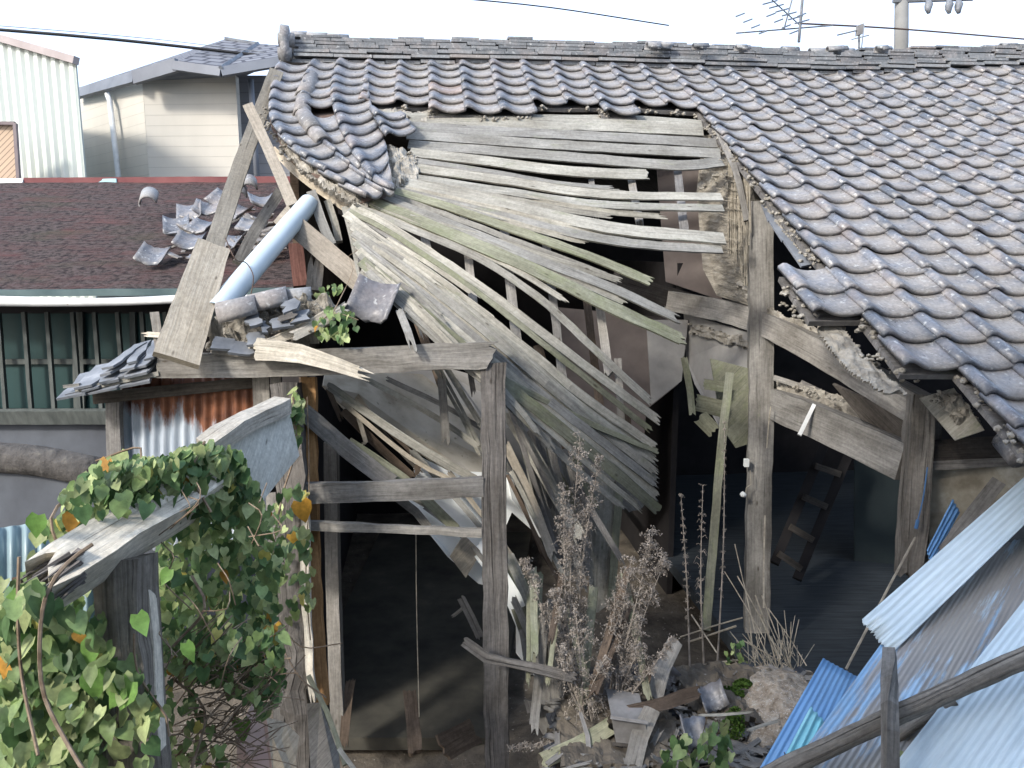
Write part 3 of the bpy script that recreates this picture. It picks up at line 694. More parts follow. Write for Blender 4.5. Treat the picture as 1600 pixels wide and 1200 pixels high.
# hanging board pieces by the right post
for pts,wp,mt_ in (([(1068,555,5.3),(1078,610,5.3),(1082,650,5.3)],10,BOARDG),([(1098,600,5.35),(1140,606,5.35)],16,BOARDG),([(1085,628,5.35),(1132,640,5.35)],26,BOARDG),([(1092,650,5.34),(1118,676,5.34)],24,BOARDG)):
    bm('broken_board',pts,wp,.012,mt_,jag=(.02,.03))
# far walls, floor and back roof of the house
def wall3(name,P,th,mat): return emit(name,polyM(MB(),[V(p) for p in P],th),mat,house)
def HL(s,t,z): p=R0+U*s+VV*t; return V((p.x,p.y,z))
zr=R0.z
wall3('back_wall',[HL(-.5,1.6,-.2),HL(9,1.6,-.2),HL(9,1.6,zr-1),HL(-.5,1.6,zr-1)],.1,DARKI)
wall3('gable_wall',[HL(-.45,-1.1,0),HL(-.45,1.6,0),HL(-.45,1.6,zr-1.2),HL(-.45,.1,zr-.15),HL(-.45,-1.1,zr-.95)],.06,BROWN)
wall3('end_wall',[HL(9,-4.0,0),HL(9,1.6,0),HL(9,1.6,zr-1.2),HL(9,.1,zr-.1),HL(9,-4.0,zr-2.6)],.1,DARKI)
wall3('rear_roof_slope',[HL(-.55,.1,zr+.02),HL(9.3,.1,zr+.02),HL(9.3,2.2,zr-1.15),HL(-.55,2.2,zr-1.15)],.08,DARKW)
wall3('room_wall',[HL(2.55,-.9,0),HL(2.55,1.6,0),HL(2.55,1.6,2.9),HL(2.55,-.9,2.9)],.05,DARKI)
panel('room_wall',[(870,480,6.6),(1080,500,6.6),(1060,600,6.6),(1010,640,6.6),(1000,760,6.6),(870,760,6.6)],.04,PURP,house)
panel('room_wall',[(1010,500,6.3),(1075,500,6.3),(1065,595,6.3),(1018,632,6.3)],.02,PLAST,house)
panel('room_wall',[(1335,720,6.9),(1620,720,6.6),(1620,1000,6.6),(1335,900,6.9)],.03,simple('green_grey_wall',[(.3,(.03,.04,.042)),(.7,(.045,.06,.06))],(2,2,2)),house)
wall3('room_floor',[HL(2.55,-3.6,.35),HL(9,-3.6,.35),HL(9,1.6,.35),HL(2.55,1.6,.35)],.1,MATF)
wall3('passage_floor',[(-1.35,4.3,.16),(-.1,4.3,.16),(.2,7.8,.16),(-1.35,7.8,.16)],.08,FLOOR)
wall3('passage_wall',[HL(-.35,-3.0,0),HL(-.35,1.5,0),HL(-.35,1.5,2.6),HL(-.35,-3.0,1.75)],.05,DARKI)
# drooping ceiling
panel('ceiling_panel',[(508,585,4.25),(560,576,4.35),(660,585,4.6),(760,660,4.7),(800,735,4.6),(760,760,4.5),(712,745,4.45),(600,668,4.3),(560,615,4.25),(540,640,4.22),(505,602,4.2)],.015,CEIL,house)
panel('ceiling_panel',[(560,575,4.5),(700,575,4.8),(790,600,4.9),(940,700,5.0),(960,900,5.2),(880,900,5.0),(800,735,4.7),(760,660,4.75),(650,600,4.65)],.02,PLAST,house)
panel('ceiling_panel',[(640,705,4.4),(700,735,4.4),(800,740,4.5),(850,820,4.5),(845,840,4.5),(800,800,4.45),(778,850,4.4),(780,920,4.4),(748,912,4.35),(700,870,4.3),(652,810,4.32),(628,785,4.32),(650,745,4.38)],.012,WHITE,house)
panel('ceiling_batten_board',[(725,835,4.28),(752,862,4.3),(728,903,4.28),(703,870,4.26)],.012,WARM,house)
panel('ceiling_panel',[(790,735,4.48),(812,765,4.5),(852,840,4.5),(846,836,4.5),(800,780,4.46)],.012,WHITE,house)
panel('ceiling_panel',[(806,975,4.3),(815,980,4.3),(848,1060,4.25),(842,1065,4.25),(806,1020,4.3)],.012,WHITE,house)
for pts,wp,mt_ in (([(512,605,4.2),(535,660,4.2)],8,BROWN),([(535,640,4.2),(600,705,4.25),(650,750,4.25)],13,BROWN),([(582,655,4.28),(620,700,4.28),(662,742,4.3)],6,DARKW),([(590,660,4.3),(630,695,4.3),(668,735,4.3)],6,BROWN),([(560,652,4.2),(572,690,4.2),(560,700,4.2)],7,WARM),([(655,722,4.2),(648,748,4.2)],10,BROWN),
      ([(676,569,4.15),(715,640,4.3),(752,716,4.3)],6,BOARD),([(684,569,4.17),(722,640,4.3),(756,710,4.3)],5,BOARD),([(694,569,4.2),(725,620,4.3),(754,668,4.3)],9,BOARD),([(690,590,4.2),(697,698,4.2)],13,GREY),([(734,575,4.1),(741,622,4.1)],9,GREY),
      ([(794,615,4.45),(822,700,4.4),(847,795,4.4)],13,GREY),([(838,655,4.5),(856,750,4.45),(862,800,4.4)],11,GREY),([(792,740,4.3),(830,820,4.25),(880,925,4.2)],6,BROWN),([(798,735,4.32),(838,815,4.27),(888,915,4.2)],7,BOARD),([(804,750,4.34),(845,860,4.3),(875,900,4.2)],5,BROWN),
      ([(895,735,4.9),(900,830,4.8),(910,930,4.7)],17,GREY),([(968,765,4.85),(955,940,4.7)],12,BOARDG),([(948,720,4.9),(935,960,4.75)],34,BOARD),([(860,700,4.9),(880,800,4.8),(905,880,4.7)],9,GREY),([(825,640,4.8),(900,690,5.0),(1000,800,5.0)],26,BOARD),
      ([(800,880,4.3),(820,950,4.2),(855,1040,4.1)],42,BOARDG),([(815,900,4.35),(850,960,4.2),(870,1000,4.15)],12,BOARDG),([(865,935,4.1),(868,1020,4.0),(880,1190,3.95)],22,GREY),([(848,1050,4.05),(858,1150,3.95)],28,GREY),([(884,960,4.15),(900,1050,4.1)],14,GREY)):
    bm('hanging_batten',pts,wp,.02,mt_,jag=(.01,.05))
for pts,wp,mt_ in (([(510,600,4.12),(640,690,4.15),(757,757,4.18)],13,BOARD),([(560,586,4.2),(670,645,4.25),(757,705,4.3)],9,BOARD),([(600,590,4.3),(690,632,4.35),(757,672,4.4)],8,GREY),([(530,625,4.15),(640,715,4.18),(720,757,4.2)],7,WARM),
      ([(790,640,4.42),(850,740,4.35),(912,850,4.25)],20,BOARD),([(788,690,4.36),(830,780,4.3),(868,880,4.2)],14,WARM),([(792,860,4.2),(835,960,4.1),(872,1070,3.98)],16,BOARD),([(800,930,4.15),(850,1040,4.05),(905,1130,3.9)],12,GREY)):
    bm('slid_board',pts,wp,.016,mt_,jag=(.03,.06))
for pts,wp,mt_ in (([(742,850,4.32),(800,930,4.22),(846,1050,4.1)],26,WHITE),([(640,700,4.3),(760,835,4.25),(880,1010,4.05)],9,BOARD),([(700,735,4.35),(800,870,4.3),(900,1040,4.08)],8,WARM),([(660,790,4.28),(735,850,4.3),(815,960,4.2)],7,GREY)):
    bm('slid_board',pts,wp,.014,mt_,jag=(.02,.05))
for k in range(16):
    x=rnd(790,900); y=interp([(790,600),(900,700)],x)+rnd(0,70); L=rnd(90,240); a=rnd(.15,.62); d=rnd(4.35,4.8)
    bm('hanging_batten',[(x,y,d),(x+L*a*.5,y+L*.5,d-.05),(x+L*a,y+L,d-.12)],rnd(5,13),.014,random.choice([GREY,BOARD,BOARDG,GREY]),jag=(.03,.08))
for k in range(12):
    x=rnd(800,1000); y=rnd(880,960); L=rnd(110,230); a=rnd(-.4,.35); d=rnd(4.0,4.3)
    bm('fallen_batten',[(x,y,d),(x+L*a,y+L,d-.35)],rnd(6,15),.016,random.choice([GREY,BROWN,BOARDG,GREY]),jag=(.03,.06))

# ============================================================ LEAN-TO FRAME
shed=thing('lean_to_frame','roofless grey timber lean-to frame with a rotten top beam, two rails and rusty iron side','shed',W(770,1300,3.9))
def sh(name,pts,wp,th,mat,**k): return plank(name,pts,wp,th,mat,shed,**k)
f0=lambda p:V((0,-1,.12))
sh('top_beam',[(250,572,3.95),(500,566,3.95),(782,553,3.9)],40,.12,ROT if 0 else GREY,nrm=f0,rough=.008,jag=(.01,.07))
sh('top_beam_splinter',[(396,545,3.84),(470,553,3.84),(590,592,3.84)],30,.03,PALE,jag=(.02,.30),taper=(1.2,.5))
sh('post',[(770,568,3.92),(773,820,3.92),(778,1290,3.92)],38,.12,ROT,nrm=f0,rough=.006)
sh('post',[(450,600,3.95),(462,900,3.9),(470,1290,3.85)],42,.14,ROT,nrm=f0,rough=.02)
sh('post_trim',[(483,590,4.0),(486,760,4.0),(490,900,3.95),(502,1100,3.9)],22,.05,ORANGE,nrm=f0,rough=.006)
sh('post_trim',[(476,760,3.85),(482,1000,3.82),(492,1110,3.8)],12,.03,PALE,nrm=f0,jag=(.1,.12),rough=.006)
sh('inner_post',[(518,690,4.6),(521,900,4.6),(530,1160,4.5)],20,.08,GREY,nrm=f0)
sh('rail',[(465,771,3.9),(620,766,3.89),(757,760,3.88)],31,.06,GREY,nrm=f0,rough=.004,jag=(.03,0))
sh('rail',[(466,820,3.9),(620,826,3.89),(754,832,3.88)],13,.04,GREY,nrm=f0,rough=.004)
sh('brace',[(474,642,3.98),(540,700,4.0),(612,755,4.02)],27,.04,GREY)
sh('brace',[(545,690,4.02),(630,748,4.05),(712,826,4.08)],15,.04,BOARDG)
sh('brace',[(618,775,4.0),(650,800,4.05),(676,832,4.05)],13,.03,GREY)
sh('brace',[(645,775,4.1),(690,802,4.1),(716,828,4.1)],11,.03,BOARD)
for x0,w_ in ((412,18),(432,16),(400,10)): sh('wall_board',[(x0,585,4.0),(x0+4,690,4.0)],w_,.02,GREY,nrm=f0)
m=MB(); c=[W(190,590,4.15),W(398,590,4.05),W(400,860,4.05),W(192,860,4.15)]
o0=len(m.v); corrM(m,c[0],c[1],c[2],c[3],13,.011,nl=14)
m.c=[((max(0,1-(c[0].z-q.z)/.42)*.75+max(0,(q.x-c[0].x)/.66-.55)*1.0),0,0) for q in m.v]
emit('corrugated_side',m,RUST,shed,True)
sh('corner_board',[(178,615,4.1),(183,800,4.1)],22,.04,GREY,nrm=f0)
sh('under_beam',[(150,622,4.1),(250,612,4.1),(400,597,4.05)],18,.06,DARKW,nrm=f0)
# slates
m=MB()
for (x,y,x2,y2,wp) in ((105,606,250,578,9),(112,602,200,580,14),(130,592,240,566,16),(180,568,252,552,26),(185,558,250,543,14),(160,585,250,562,20)):
    for k in range(3):
        t0,t1=k/3,(k+1.06)/3; a=V((x+(x2-x)*t0,y+(y2-y)*t0,0)); b=V((x+(x2-x)*t1,y+(y2-y)*t1,0))
        beamM(m,[W(a.x,a.y,4.0+rnd(-.02,.02)),W(b.x,b.y,4.0+rnd(-.02,.02))],.28,.012,lambda p:V((-.25,-.28,.95)),(.02,.02),.004,.1,7)
emit('slate_roof',m,SLATE,shed)
sh('roof_batten',[(120,610,3.9),(250,583,3.9)],7,.03,BOARD,nrm=f0)
sh('roof_batten',[(100,604,3.88),(125,602,3.88)],5,.02,BOARD,nrm=f0)

# rubble on top of the lean-to: round tiles, mud, slates
rub=thing('rubble_heap','heap of mud, splintered boards and broken slates lying on the lean-to corner','rubble',W(420,555,4.05))
m=MB(); patch(m,[(322,515),(345,500),(400,490),(500,470),(525,480),(500,520),(470,545),(430,560),(385,560),(335,545)],lambda x,y:3.98,V((0,-.4,.9)),.10,4,21)
for k in range(160):
    x=rnd(325,500); y=interp([(325,520),(400,490),(500,470)],x)+rnd(0,1)*interp([(325,40),(420,60),(500,60)],x)
    lumps(m,W(x,y,3.95+rnd(-.05,.15)),rnd(.015,.04),2)
emit('mud',m,MUD,rub)['kind']='stuff'
for pts,wp,mt_ in (([(395,545,3.85),(460,520,3.9),(520,485,3.95)],14,PALE),([(455,528,3.85),(500,505,3.9),(545,478,3.95)],16,PALE),([(330,548,3.88),(400,556,3.88),(470,562,3.88)],10,GREY),([(350,500,3.95),(420,497,3.95),(490,478,3.98)],8,GREY),([(430,500,3.85),(468,490,3.85)],10,GREY)):
    plank('broken_board',pts,wp,.02,mt_,rub,jag=(.03,.03),rough=.006)
m=MB()
for (x,y,a,b,s) in ((412,512,12,5,.0),(398,500,16,4,.3),(440,505,20,4,.2),(350,538,24,5,-.1),(380,545,22,4,-.1),(470,495,18,4,.2),(455,478,16,4,.3),(400,530,20,4,.1)):
    beamM(m,[W(x-a,y+a*s,3.86),W(x+a,y-a*s,3.88)],.09,.014,lambda p:V((0,-.5,.8)),(.03,.03),.004,.05,5)
emit('slate_pieces',m,SLATE,rub)
def tthing(name,label,p,q,r,up=V((0,-.3,1)),group=None,**k):
    m=MB(); captile(m,p,q,r,up=up,**k); return tag(emit(name,m,CAPM,None,True),label,'roof tile',group)
CAPM=mk_tile('pale_cap_tile',(.20,.20,.20),(.30,.30,.29),(.34,.28,.2),.7)
CG='round ridge tiles on the lean-to corner'
tthing('round_tile','round grey ridge tile with open dark end, lowest in the row on the lean-to corner',W(345,497,3.9),W(405,482,3.92),.075,group=CG,tr=(1.05,.95))
tthing('round_tile','middle round grey ridge tile of the row on the lean-to corner',W(392,482,3.93),W(452,468,3.96),.068,group=CG)
tthing('round_tile','smallest, darkest round ridge tile at the upper end of the lean-to row',W(448,470,3.98),W(488,466,4.0),.058,group=CG)
# ============================================================ loose timber by the left gable
T('barge_board','long narrow weathered board leaning from the broken roof corner down to the left','board',[(432,112,6.3),(385,235,5.6),(328,405,4.6)],24,.03,wood('grey_brown_plank',(.16,.145,.12),(.32,.295,.25),None,.6,.7),nrm=lambda p:V((.3,-1,.1)))
T('leaning_plank','wide pale sunlit plank with nails leaning over the lean-to corner','plank',[(334,383,4.25),(305,470,3.95),(275,563,3.72)],62,.035,WARM,rough=.003,jag=(.012,.0),taper=(.86,1.05))
T('short_board','narrow grey board crossing in front of the long leaning board','board',[(388,165,5.5),(420,235,5.3),(458,322,5.0)],17,.03,WARM)
T('broken_plank','wide tan plank hanging diagonally below the slumped tiles','plank',[(440,335,4.8),(505,390,4.7),(575,450,4.6)],34,.03,WARM,jag=(0,.04))
T('hanging_stick','thick pale stick hanging under the left roof edge, first from the left','board',[(487,302,5.0),(502,345,4.9),(520,386,4.8)],15,.05,BOARD,group='sticks hanging under the left roof edge')
T('hanging_stick','thin pale stick hanging under the left roof edge, second from the left','board',[(512,315,5.05),(524,350,4.95),(530,378,4.9)],11,.03,BOARD,group='sticks hanging under the left roof edge')
T('hanging_stick','long pale stick hanging under the left roof edge down to the curved tile','board',[(540,325,4.9),(552,370,4.75),(566,435,4.5)],13,.03,BOARD,group='sticks hanging under the left roof edge')
T('roof_edge_board','weathered board running along the slumped left edge of the tiles','board',[(428,235,5.75),(470,275,5.35),(548,330,5.0)],12,.03,WARM)
T('grey_board','grey board lying on the fallen tiles behind the pipe','board',[(438,300,5.6),(405,350,5.4),(372,412,5.1)],17,.03,GREY)
T('splintered_strip','long thin splinter hanging from the boards onto the top beam','board',[(600,400,4.5),(640,470,4.1),(665,535,3.95)],7,.012,BOARD,jag=(.05,.08))
T('frayed_lath','short lath with frayed end hanging over the top beam','board',[(624,485,4.0),(638,520,3.84),(647,553,3.8)],12,.02,BOARD,jag=(.02,.08))
T('dark_red_board','dark reddish rotten board standing below the tan plank','board',[(462,382,5.1),(470,448,5.0)],22,.03,wood('red_brown',(.05,.02,.015),(.14,.07,.06)))
T('grey_post_stub','ragged grey post stub standing beneath the hanging sticks','post',[(495,400,4.8),(490,458,4.7)],24,.08,ROT,jag=(.12,0))
T('white_stake','small pale cross of wood standing on the slates left of the wide plank','stake',[(242,488,3.9),(250,545,3.9)],13,.015,PALE)
T('white_stake','flat pale splinter lying across the upright stake','stake',[(219,522,3.88),(256,524,3.88)],8,.012,PALE,jag=(.06,0))
m=MB(); m.tube(catmull([W(483,318,4.95),W(415,396,4.45),W(337,488,4.0)],.1),.060,24,False); m.tube(catmull([W(337,488,4.0),W(415,396,4.45),W(483,318,4.95)],.1),.055,24,False)
o=tag(emit('drain_pipe',m,PIPE,None,True),'thick pale blue plastic pipe leaning behind the wide plank','pipe')
m=MB(); m.tube(catmull([W(352,372,4.1),W(368,405,4.0),W(385,411,4.22),W(396,432,4.15),W(392,462,4.1)],.03),.003,5); tag(emit('loose_wire',m,WIRE),'rusty wire looped round the leaning pipe','wire')
# curved tile hanging
def curved_tile(name,label,c,ax,ay,sz,mat,group=None,cat='roof tile',dep=.04):
    m=MB(); ax=ax.normalized(); az=ax.cross(ay).normalized(); ay=az.cross(ax).normalized(); nx=9; ny=4; P=[]
    for top in (0,1):
        for j in range(ny):
            for i in range(nx):
                f=i/(nx-1)-.5; g=j/(ny-1)-.5
                h=dep*(4*f*f)-.5*dep+ (.012 if f>.4 else 0)+noise.noise(V((f*3,g*3,sz*9)))*.006
                rag=.0 if abs(g)<.4 else rnd(-.01,.01)
                P.append(c+ax*f*sz+ay*(g*sz*1.05+rag)+az*(h-top*.014))
    N=nx*ny; fs=[]
    for j in range(ny-1):
        for i in range(nx-1): a=j*nx+i; fs+=[(a,a+1,a+nx+1,a+nx),(a+N,a+N+nx,a+N+nx+1,a+N+1)]
    b=list(range(nx))+[j*nx+nx-1 for j in range(1,ny)]+[(ny-1)*nx+i for i in range(nx-2,-1,-1)]+[j*nx for j in range(ny-2,0,-1)]
    for i in range(len(b)): a,q=b[i],b[(i+1)%len(b)]; fs.append((a,a+N,q+N,q))
    m.col=(rnd(.3,1),random.random()**3,.5); m.add(P,fs)
    return tag(emit(name,m,mat,None,True),label,cat,group)
curved_tile('curved_tile','large curved grey tile hanging above the end of the rotten top beam',W(583,467,4.0),V((.9,-.1,-.22)),V((.35,.55,.72)),.22,mk_tile('brown_grey_tile',(.10,.10,.11),(.14,.14,.15),(.3,.22,.16),.5))

# ============================================================ RED-ROOFED LOW HOUSE
low=thing('low_house','low house with mossy dark red shingle roof, white gutter and barred window','house',V((-4.5,7.5,0)))
def qM(P,th,mat,name,parent,uvs=None):
    m=MB(); polyM(m,P,th); return emit(name,m,mat,parent)
e0,e1,t1,t0=W(-160,462,6.3),W(478,448,5.6),W(470,283,8.4),W(-300,288,9.2)
m=MB(); P=[];uv=[]
n1=((e1-e0).cross(t0-e0)).normalized(); 
for j in range(25):
    for i in range(41):
        p=e0.lerp(e1,i/40).lerp(t0.lerp(t1,i/40),j/24); q=V(p)
        p=p+n1*noise.noise(p*4)*.012
        P.append(p); uv.append(((q-e0).dot((e1-e0).normalized()),(q-e0).dot(n1.cross((e1-e0).normalized()))))
m.quadgrid(P,41,25,uv); emit('shingle_roof',m,REDROOF,low,True)
m=MB(); m.tube([W(-300,287,9.15),W(40,286,8.9)],.05,8); emit('ridge_flashing',m,METAL,low)
m=MB(); beamM(m,[W(40,285,8.9),W(480,283,8.35)],.10,.05,camn); emit('ridge_flashing',m,REDRIDGE,low)
m=MB(); beamM(m,[W(130,283,8.8),W(185,283,8.7)],.05,.06,camn); emit('ridge_cap_piece',m,simple('cyan_cap',[(.3,(.3,.55,.62)),(.7,(.4,.65,.7))]),low)
m=MB(); beamM(m,[W(-160,459,6.25),W(478,455,5.6)],.05,.05,V((0,-1,0))); emit('eave_board',m,simple('green_fascia',[(.3,(.05,.08,.085)),(.7,(.1,.14,.14))]),low)
m=MB(); m.tube(catmull([W(-160,470,6.1),W(60,473,5.9),W(200,471,5.8),W(330,466,5.65),W(470,470,5.55)],.15),.03,10); gt=emit('gutter',m,METAL,low,True)
m=MB(); m.tube(catmull([W(-60,463,6.1),W(100,468,5.9),W(235,470,5.8)],.15),.012,8); emit('gutter_patch',m,WHITE,gt,True)
LWd=6.6
def LW(x,y,e=0): return W(x,y,LWd-.001*(x)+e)
polyb=[LW(-200,470),LW(-200,1200),LW(330,1200),LW(470,1200),LW(470,455)]
qM([LW(-200,470,.12),LW(-200,655,.12),LW(480,655,.12),LW(480,470,.12)],.05,DARKI,'upper_wall',low)
qM([LW(-200,655,.02),LW(-200,1150,.02),LW(480,1150,.02),LW(480,655,.02)],.1,CONC,'lower_wall',low)
for x0,x1 in ((-150,118),(126,290)):
    wn=qM([LW(x0,490,.08),LW(x0,638,.08),LW(x1,638,.08),LW(x1,490,.08)],.02,GLASS,'window',low)
    for yy in (565,):
        m=MB(); beamM(m,[LW(x0,yy,.05),LW(x1,yy,.05)],.04,.03,V((0,-1,0))); emit('sash_bar',m,BARS,wn)
    for xx in (x0,(x0+x1)/2,x1): m=MB(); beamM(m,[LW(xx,488,.05),LW(xx+3,640,.05)],.045,.03,V((0,-1,0))); emit('sash_frame',m,BARS,wn)
for x in (-40,2,42,78,118,152,188,226,262):
    m=MB(); beamM(m,[LW(x-4,488,-.06),LW(x+8,648,-.06)],.03,.035,V((0,-1,0)),(0,0),.001); emit('window_bar',m,BARS,low)
m=MB(); beamM(m,[LW(-200,652,-.08),LW(300,650,-.08)],.05,.12,V((0,-.3,1))); emit('window_sill',m,BARS,low)
# rounded coping wall below
m=MB(); polyM(m,[W(-100,720,5.2),W(150,728,5.0),W(170,1000,5.0),W(-100,1000,5.2)],.12); o=thing('boundary_wall','dark stained concrete boundary wall with a rounded mossy coping at the left','wall',W(20,1000,5.1))
emit('wall_face',m,CONC,o)
m=MB(); m.tube(catmull([W(-120,712,5.2),W(40,718,5.1),W(160,740,5.0)],.1),[.1]*len(catmull([W(-120,712,5.2),W(40,718,5.1),W(160,740,5.0)],.1)),10)
emit('coping',m,simple('lichen_coping',[(.3,(.04,.038,.036)),(.6,(.09,.085,.08)),(.8,(.14,.135,.11))],(12,12,12),.95,1,.03),o,True)
# fallen tiles on the red roof
def redd(x,y):
    n=((e1-e0).cross(t0-e0)); r=W(x,y,1)-C; return (e0-C).dot(n)/r.dot(n)
RN=((e1-e0).cross(t0-e0)).normalized()
if RN.z<0: RN=-RN
FT=[(237,320,'cap','small round tile lying alone high on the red shingle roof',None),
(243,408,'cur','grey curved tile lying alone low on the red shingle roof',None),
(376,312,'cap','round tile lying highest in the heap on the red roof',1),(392,300,'cap','round tile at the far top of the heap on the red roof beside the ridge',1),
(300,340,'cur','curved tile standing up at the upper left of the heap on the red roof',1),(327,333,'cur','curved tile at the top middle of the heap on the red roof',1),
(280,362,'cur','flat broken tile at the left edge of the heap on the red roof',1),(300,385,'cur','tile at the bottom left of the heap on the red roof, beside the wide plank',1),
(320,362,'cur','tile in the centre of the heap on the red roof, left of the long board',1),(372,340,'cur','tile just right of the long board in the heap on the red roof',1),
(396,358,'cur','tile on the right of the heap under the grey board',1),(362,386,'cur','tile in the lower right of the heap above the pipe',1),(350,318,'cur','tile partly behind the long board at the top of the heap',1),(412,322,'cur','tile at the right end of the heap near the short board',1)]
for x,y,k,lab,g_ in FT:
    d=redd(x,y); p=W(x,y,d)+RN*.06; grp='fallen tiles heaped on the red roof' if g_ else None
    a=V((rnd(.7,1),rnd(-.5,.5),rnd(-.2,.2)))
    if k=='cap': tthing('fallen_round_tile',lab,p-V((-.03,.10,.06)),p+V((-.04,.12,.04)),.08,up=RN,group=grp)
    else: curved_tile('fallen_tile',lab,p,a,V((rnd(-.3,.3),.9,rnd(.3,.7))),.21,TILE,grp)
m=MB()
for k in range(70):
    x,y=rnd(265,440),rnd(330,405)
    p=W(x,y,redd(x,y))+RN*.02; a=V((rnd(-1,1),rnd(-1,1),rnd(-.2,.4))).normalized()*rnd(.03,.1); m.col=(rnd(0,1),rnd(0,.5),0)
    beamM(m,[p-a,p+a],rnd(.05,.12),.012,V((rnd(-.5,.5),rnd(-.6,0),1)),(.03,.03),.004,.08,5)
o=emit('tile_shards',m,TILE); tag(o,'scattered small tile shards and grit around the heap on the red roof','tile shards'); o['kind']='stuff'

# ============================================================ WHITE BUILDING + BEIGE HOUSE
wb=thing('white_building','white ribbed metal building with sloping roofline at the far left','building',V((-8,11,0)))
d1=11.0
def WBp(x,y): return W(x,y,d1+ (x-118)*.004*-1)
c_tr=WBp(118,98); c_tl=WBp(-400,-55); zb=0
tr=V(c_tr); tl=V(c_tl)
m=MB(); N=130; P=[];uv=[]
for j in(0,1):
    for i in range(N+1):
        f=i/N; top=tl.lerp(tr,f); p=V(top) if j else V((top.x,top.y,0))
        ph=(f*43)%1; p+=V((0,1,0))*(.04 if ph<.3 else 0); P.append(p); uv.append((top.x,p.z))
m.quadgrid(P,N+1,2,uv)
bk=V((-4.2,6,0)); m.add([tr,V((tr.x,tr.y,0)),V((tr.x,tr.y,0))+bk,tr+bk],[(0,1,2,3)]); m.add([tl,tl+bk,tr+bk,tr],[(0,1,2,3)])
emit('wall',m,RIBW,wb)
m=MB(); beamM(m,[tl+V((0,-.03,.02)),tr+V((.03,-.03,.02))],.1,.1,V((0,-1,0))); emit('roof_trim',m,simple('pinkish_trim',[(.3,(.3,.26,.25)),(.7,(.38,.34,.33))]),wb)
wn=panel('window',[(-60,196,10.85),(22,196,10.85),(27,284,10.85),(-60,284,10.85)],.02,SHUT,wb)
for a in ([(-60,193),(24,193)],[(24,193),(30,287)],[(-60,287),(30,287)]):
    plank('window_frame',[(q[0],q[1],10.8) for q in a],5,.05,simple('frame_brown',[(.3,(.15,.12,.12)),(.7,(.2,.17,.17))]),wn,nrm=f0)
bh=thing('beige_house','beige sided two storey house with dark tiled hip roof behind the red roof','house',V((-5,13,0)))
def vq(x1,y1,d1_,x2,y2,d2_):          # vertical wall below two top points
    a,b=W(x1,y1,d1_),W(x2,y2,d2_); return [a,b,V((b.x,b.y,0)),V((a.x,a.y,0))]
def wallUV(name,q,mat,par):
    m=MB(); L=(q[1]-q[0]).length; vs=q+[p+V((0,.15,0)) for p in q]; uu=[(0,q[0].z),(L,q[1].z),(L,0),(0,0)]
    m.add(vs,[(0,1,2,3),(7,6,5,4),(0,4,5,1),(1,5,6,2),(3,7,4,0)],uu+uu); return emit(name,m,mat,par)
wallUV('wall',vq(124,150,14.5,222,120,12.5),SIDING,bh); wallUV('wall',vq(222,118,12.5,368,118,12.4),SIDING,bh); wallUV('wall',vq(368,118,12.9,480,118,12.9),GSIDE,bh)
def roofp(pts,name='roof'):
    m=MB(); P=[W(*q) for q in pts]; n=(P[1]-P[0]).cross(P[2]-P[0]).normalized(); a=(P[1]-P[0]).normalized(); b=n.cross(a)
    vs=P+[p-V((0,0,.08)) for p in P]; k=len(P)
    m.add(vs,[tuple(range(k)),tuple(range(2*k-1,k-1,-1))]+[(i,i+k,(i+1)%k+k,(i+1)%k) for i in range(k)],[((p-P[0]).dot(a),(p-P[0]).dot(b)) for p in vs]); return emit(name,m,HROOF,bh)
roofp([(275,98,12.0),(345,106,11.9),(403,68,14),(353,61,14.2)])
roofp([(345,106,11.9),(445,90,12.2),(445,72,13.5),(403,68,14)])
roofp([(120,138,14.4),(275,98,12.0),(353,61,14.2),(300,78,15.2)])
FL=[([(120,147,14.3),(212,121,12.3)],16),([(210,122,12.2),(277,102,11.95)],20),([(272,103,11.95),(346,113,11.85)],14),([(346,113,11.85),(450,95,12.1)],14)]
for a,wp in FL: plank('fascia',a,wp,.08,FASC,bh,nrm=f0)
panel('soffit',[(215,128,12.4),(275,108,12.1),(345,116,12.1),(400,112,12.4),(370,125,12.6),(225,128,12.6)],.02,FASC,bh)
plank('ridge_tiles',[(345,106,11.8),(403,68,13.9)],5,.05,SLATE,bh); plank('ridge_tiles',[(403,68,13.9),(352,60,14.1)],4,.05,SLATE,bh)
m=MB(); m.tube([W(168,147,13.3),W(172,158,13.2),W(186,283,13.2),W(188,330,13.2)],.045,10); emit('downpipe',m,METAL,bh,True)
m=MB(); m.tube([W(392,125,12.4),W(402,283,12.4)],.045,8); emit('downpipe',m,FASC,bh,True)

# ============================================================ sky line things: cables, antenna, utility pole
def cable(label,pts,r,mat=BLACK):
    m=MB(); m.tube(catmull([W(*p) for p in pts],.6),r,5); return tag(emit('power_cable',m,mat),label,'cable')
cable('thick dark overhead cable across the sky at the upper left',[(-60,42,12),(180,62,12.5),(435,90,13)],.025)
cable('thin faint wire above the thick cable at the upper left',[(-60,36,12),(120,50,12.5),(250,62,13),(430,84,13)],.006,ANT)
cable('thin overhead cable crossing the top middle of the sky',[(690,-5,20),(860,12,21),(1045,40,22)],.018)
cable('reddish thin cable running right from the antenna to the pole and beyond',[(1250,37,10),(1400,45,11),(1620,63,12)],.012,WIRE)
an=thing('tv_antenna','rusty television antenna with comb elements leaning above the tiled ridge','antenna',W(1245,80,8.6))
m=MB(); m.tube([W(1248,66,8.6),W(1256,-30,8.6)],.016,7); emit('mast',m,ANT,an)
m=MB(); m.tube([W(1225,45,8.6),W(1240,-10,8.6)],.008,6); m.tube([W(1150,52,8.6),W(1300,40,8.8)],.008,6); m.tube([W(1195,-10,8.4),W(1250,40,8.9)],.007,5); emit('boom',m,ANT,an)
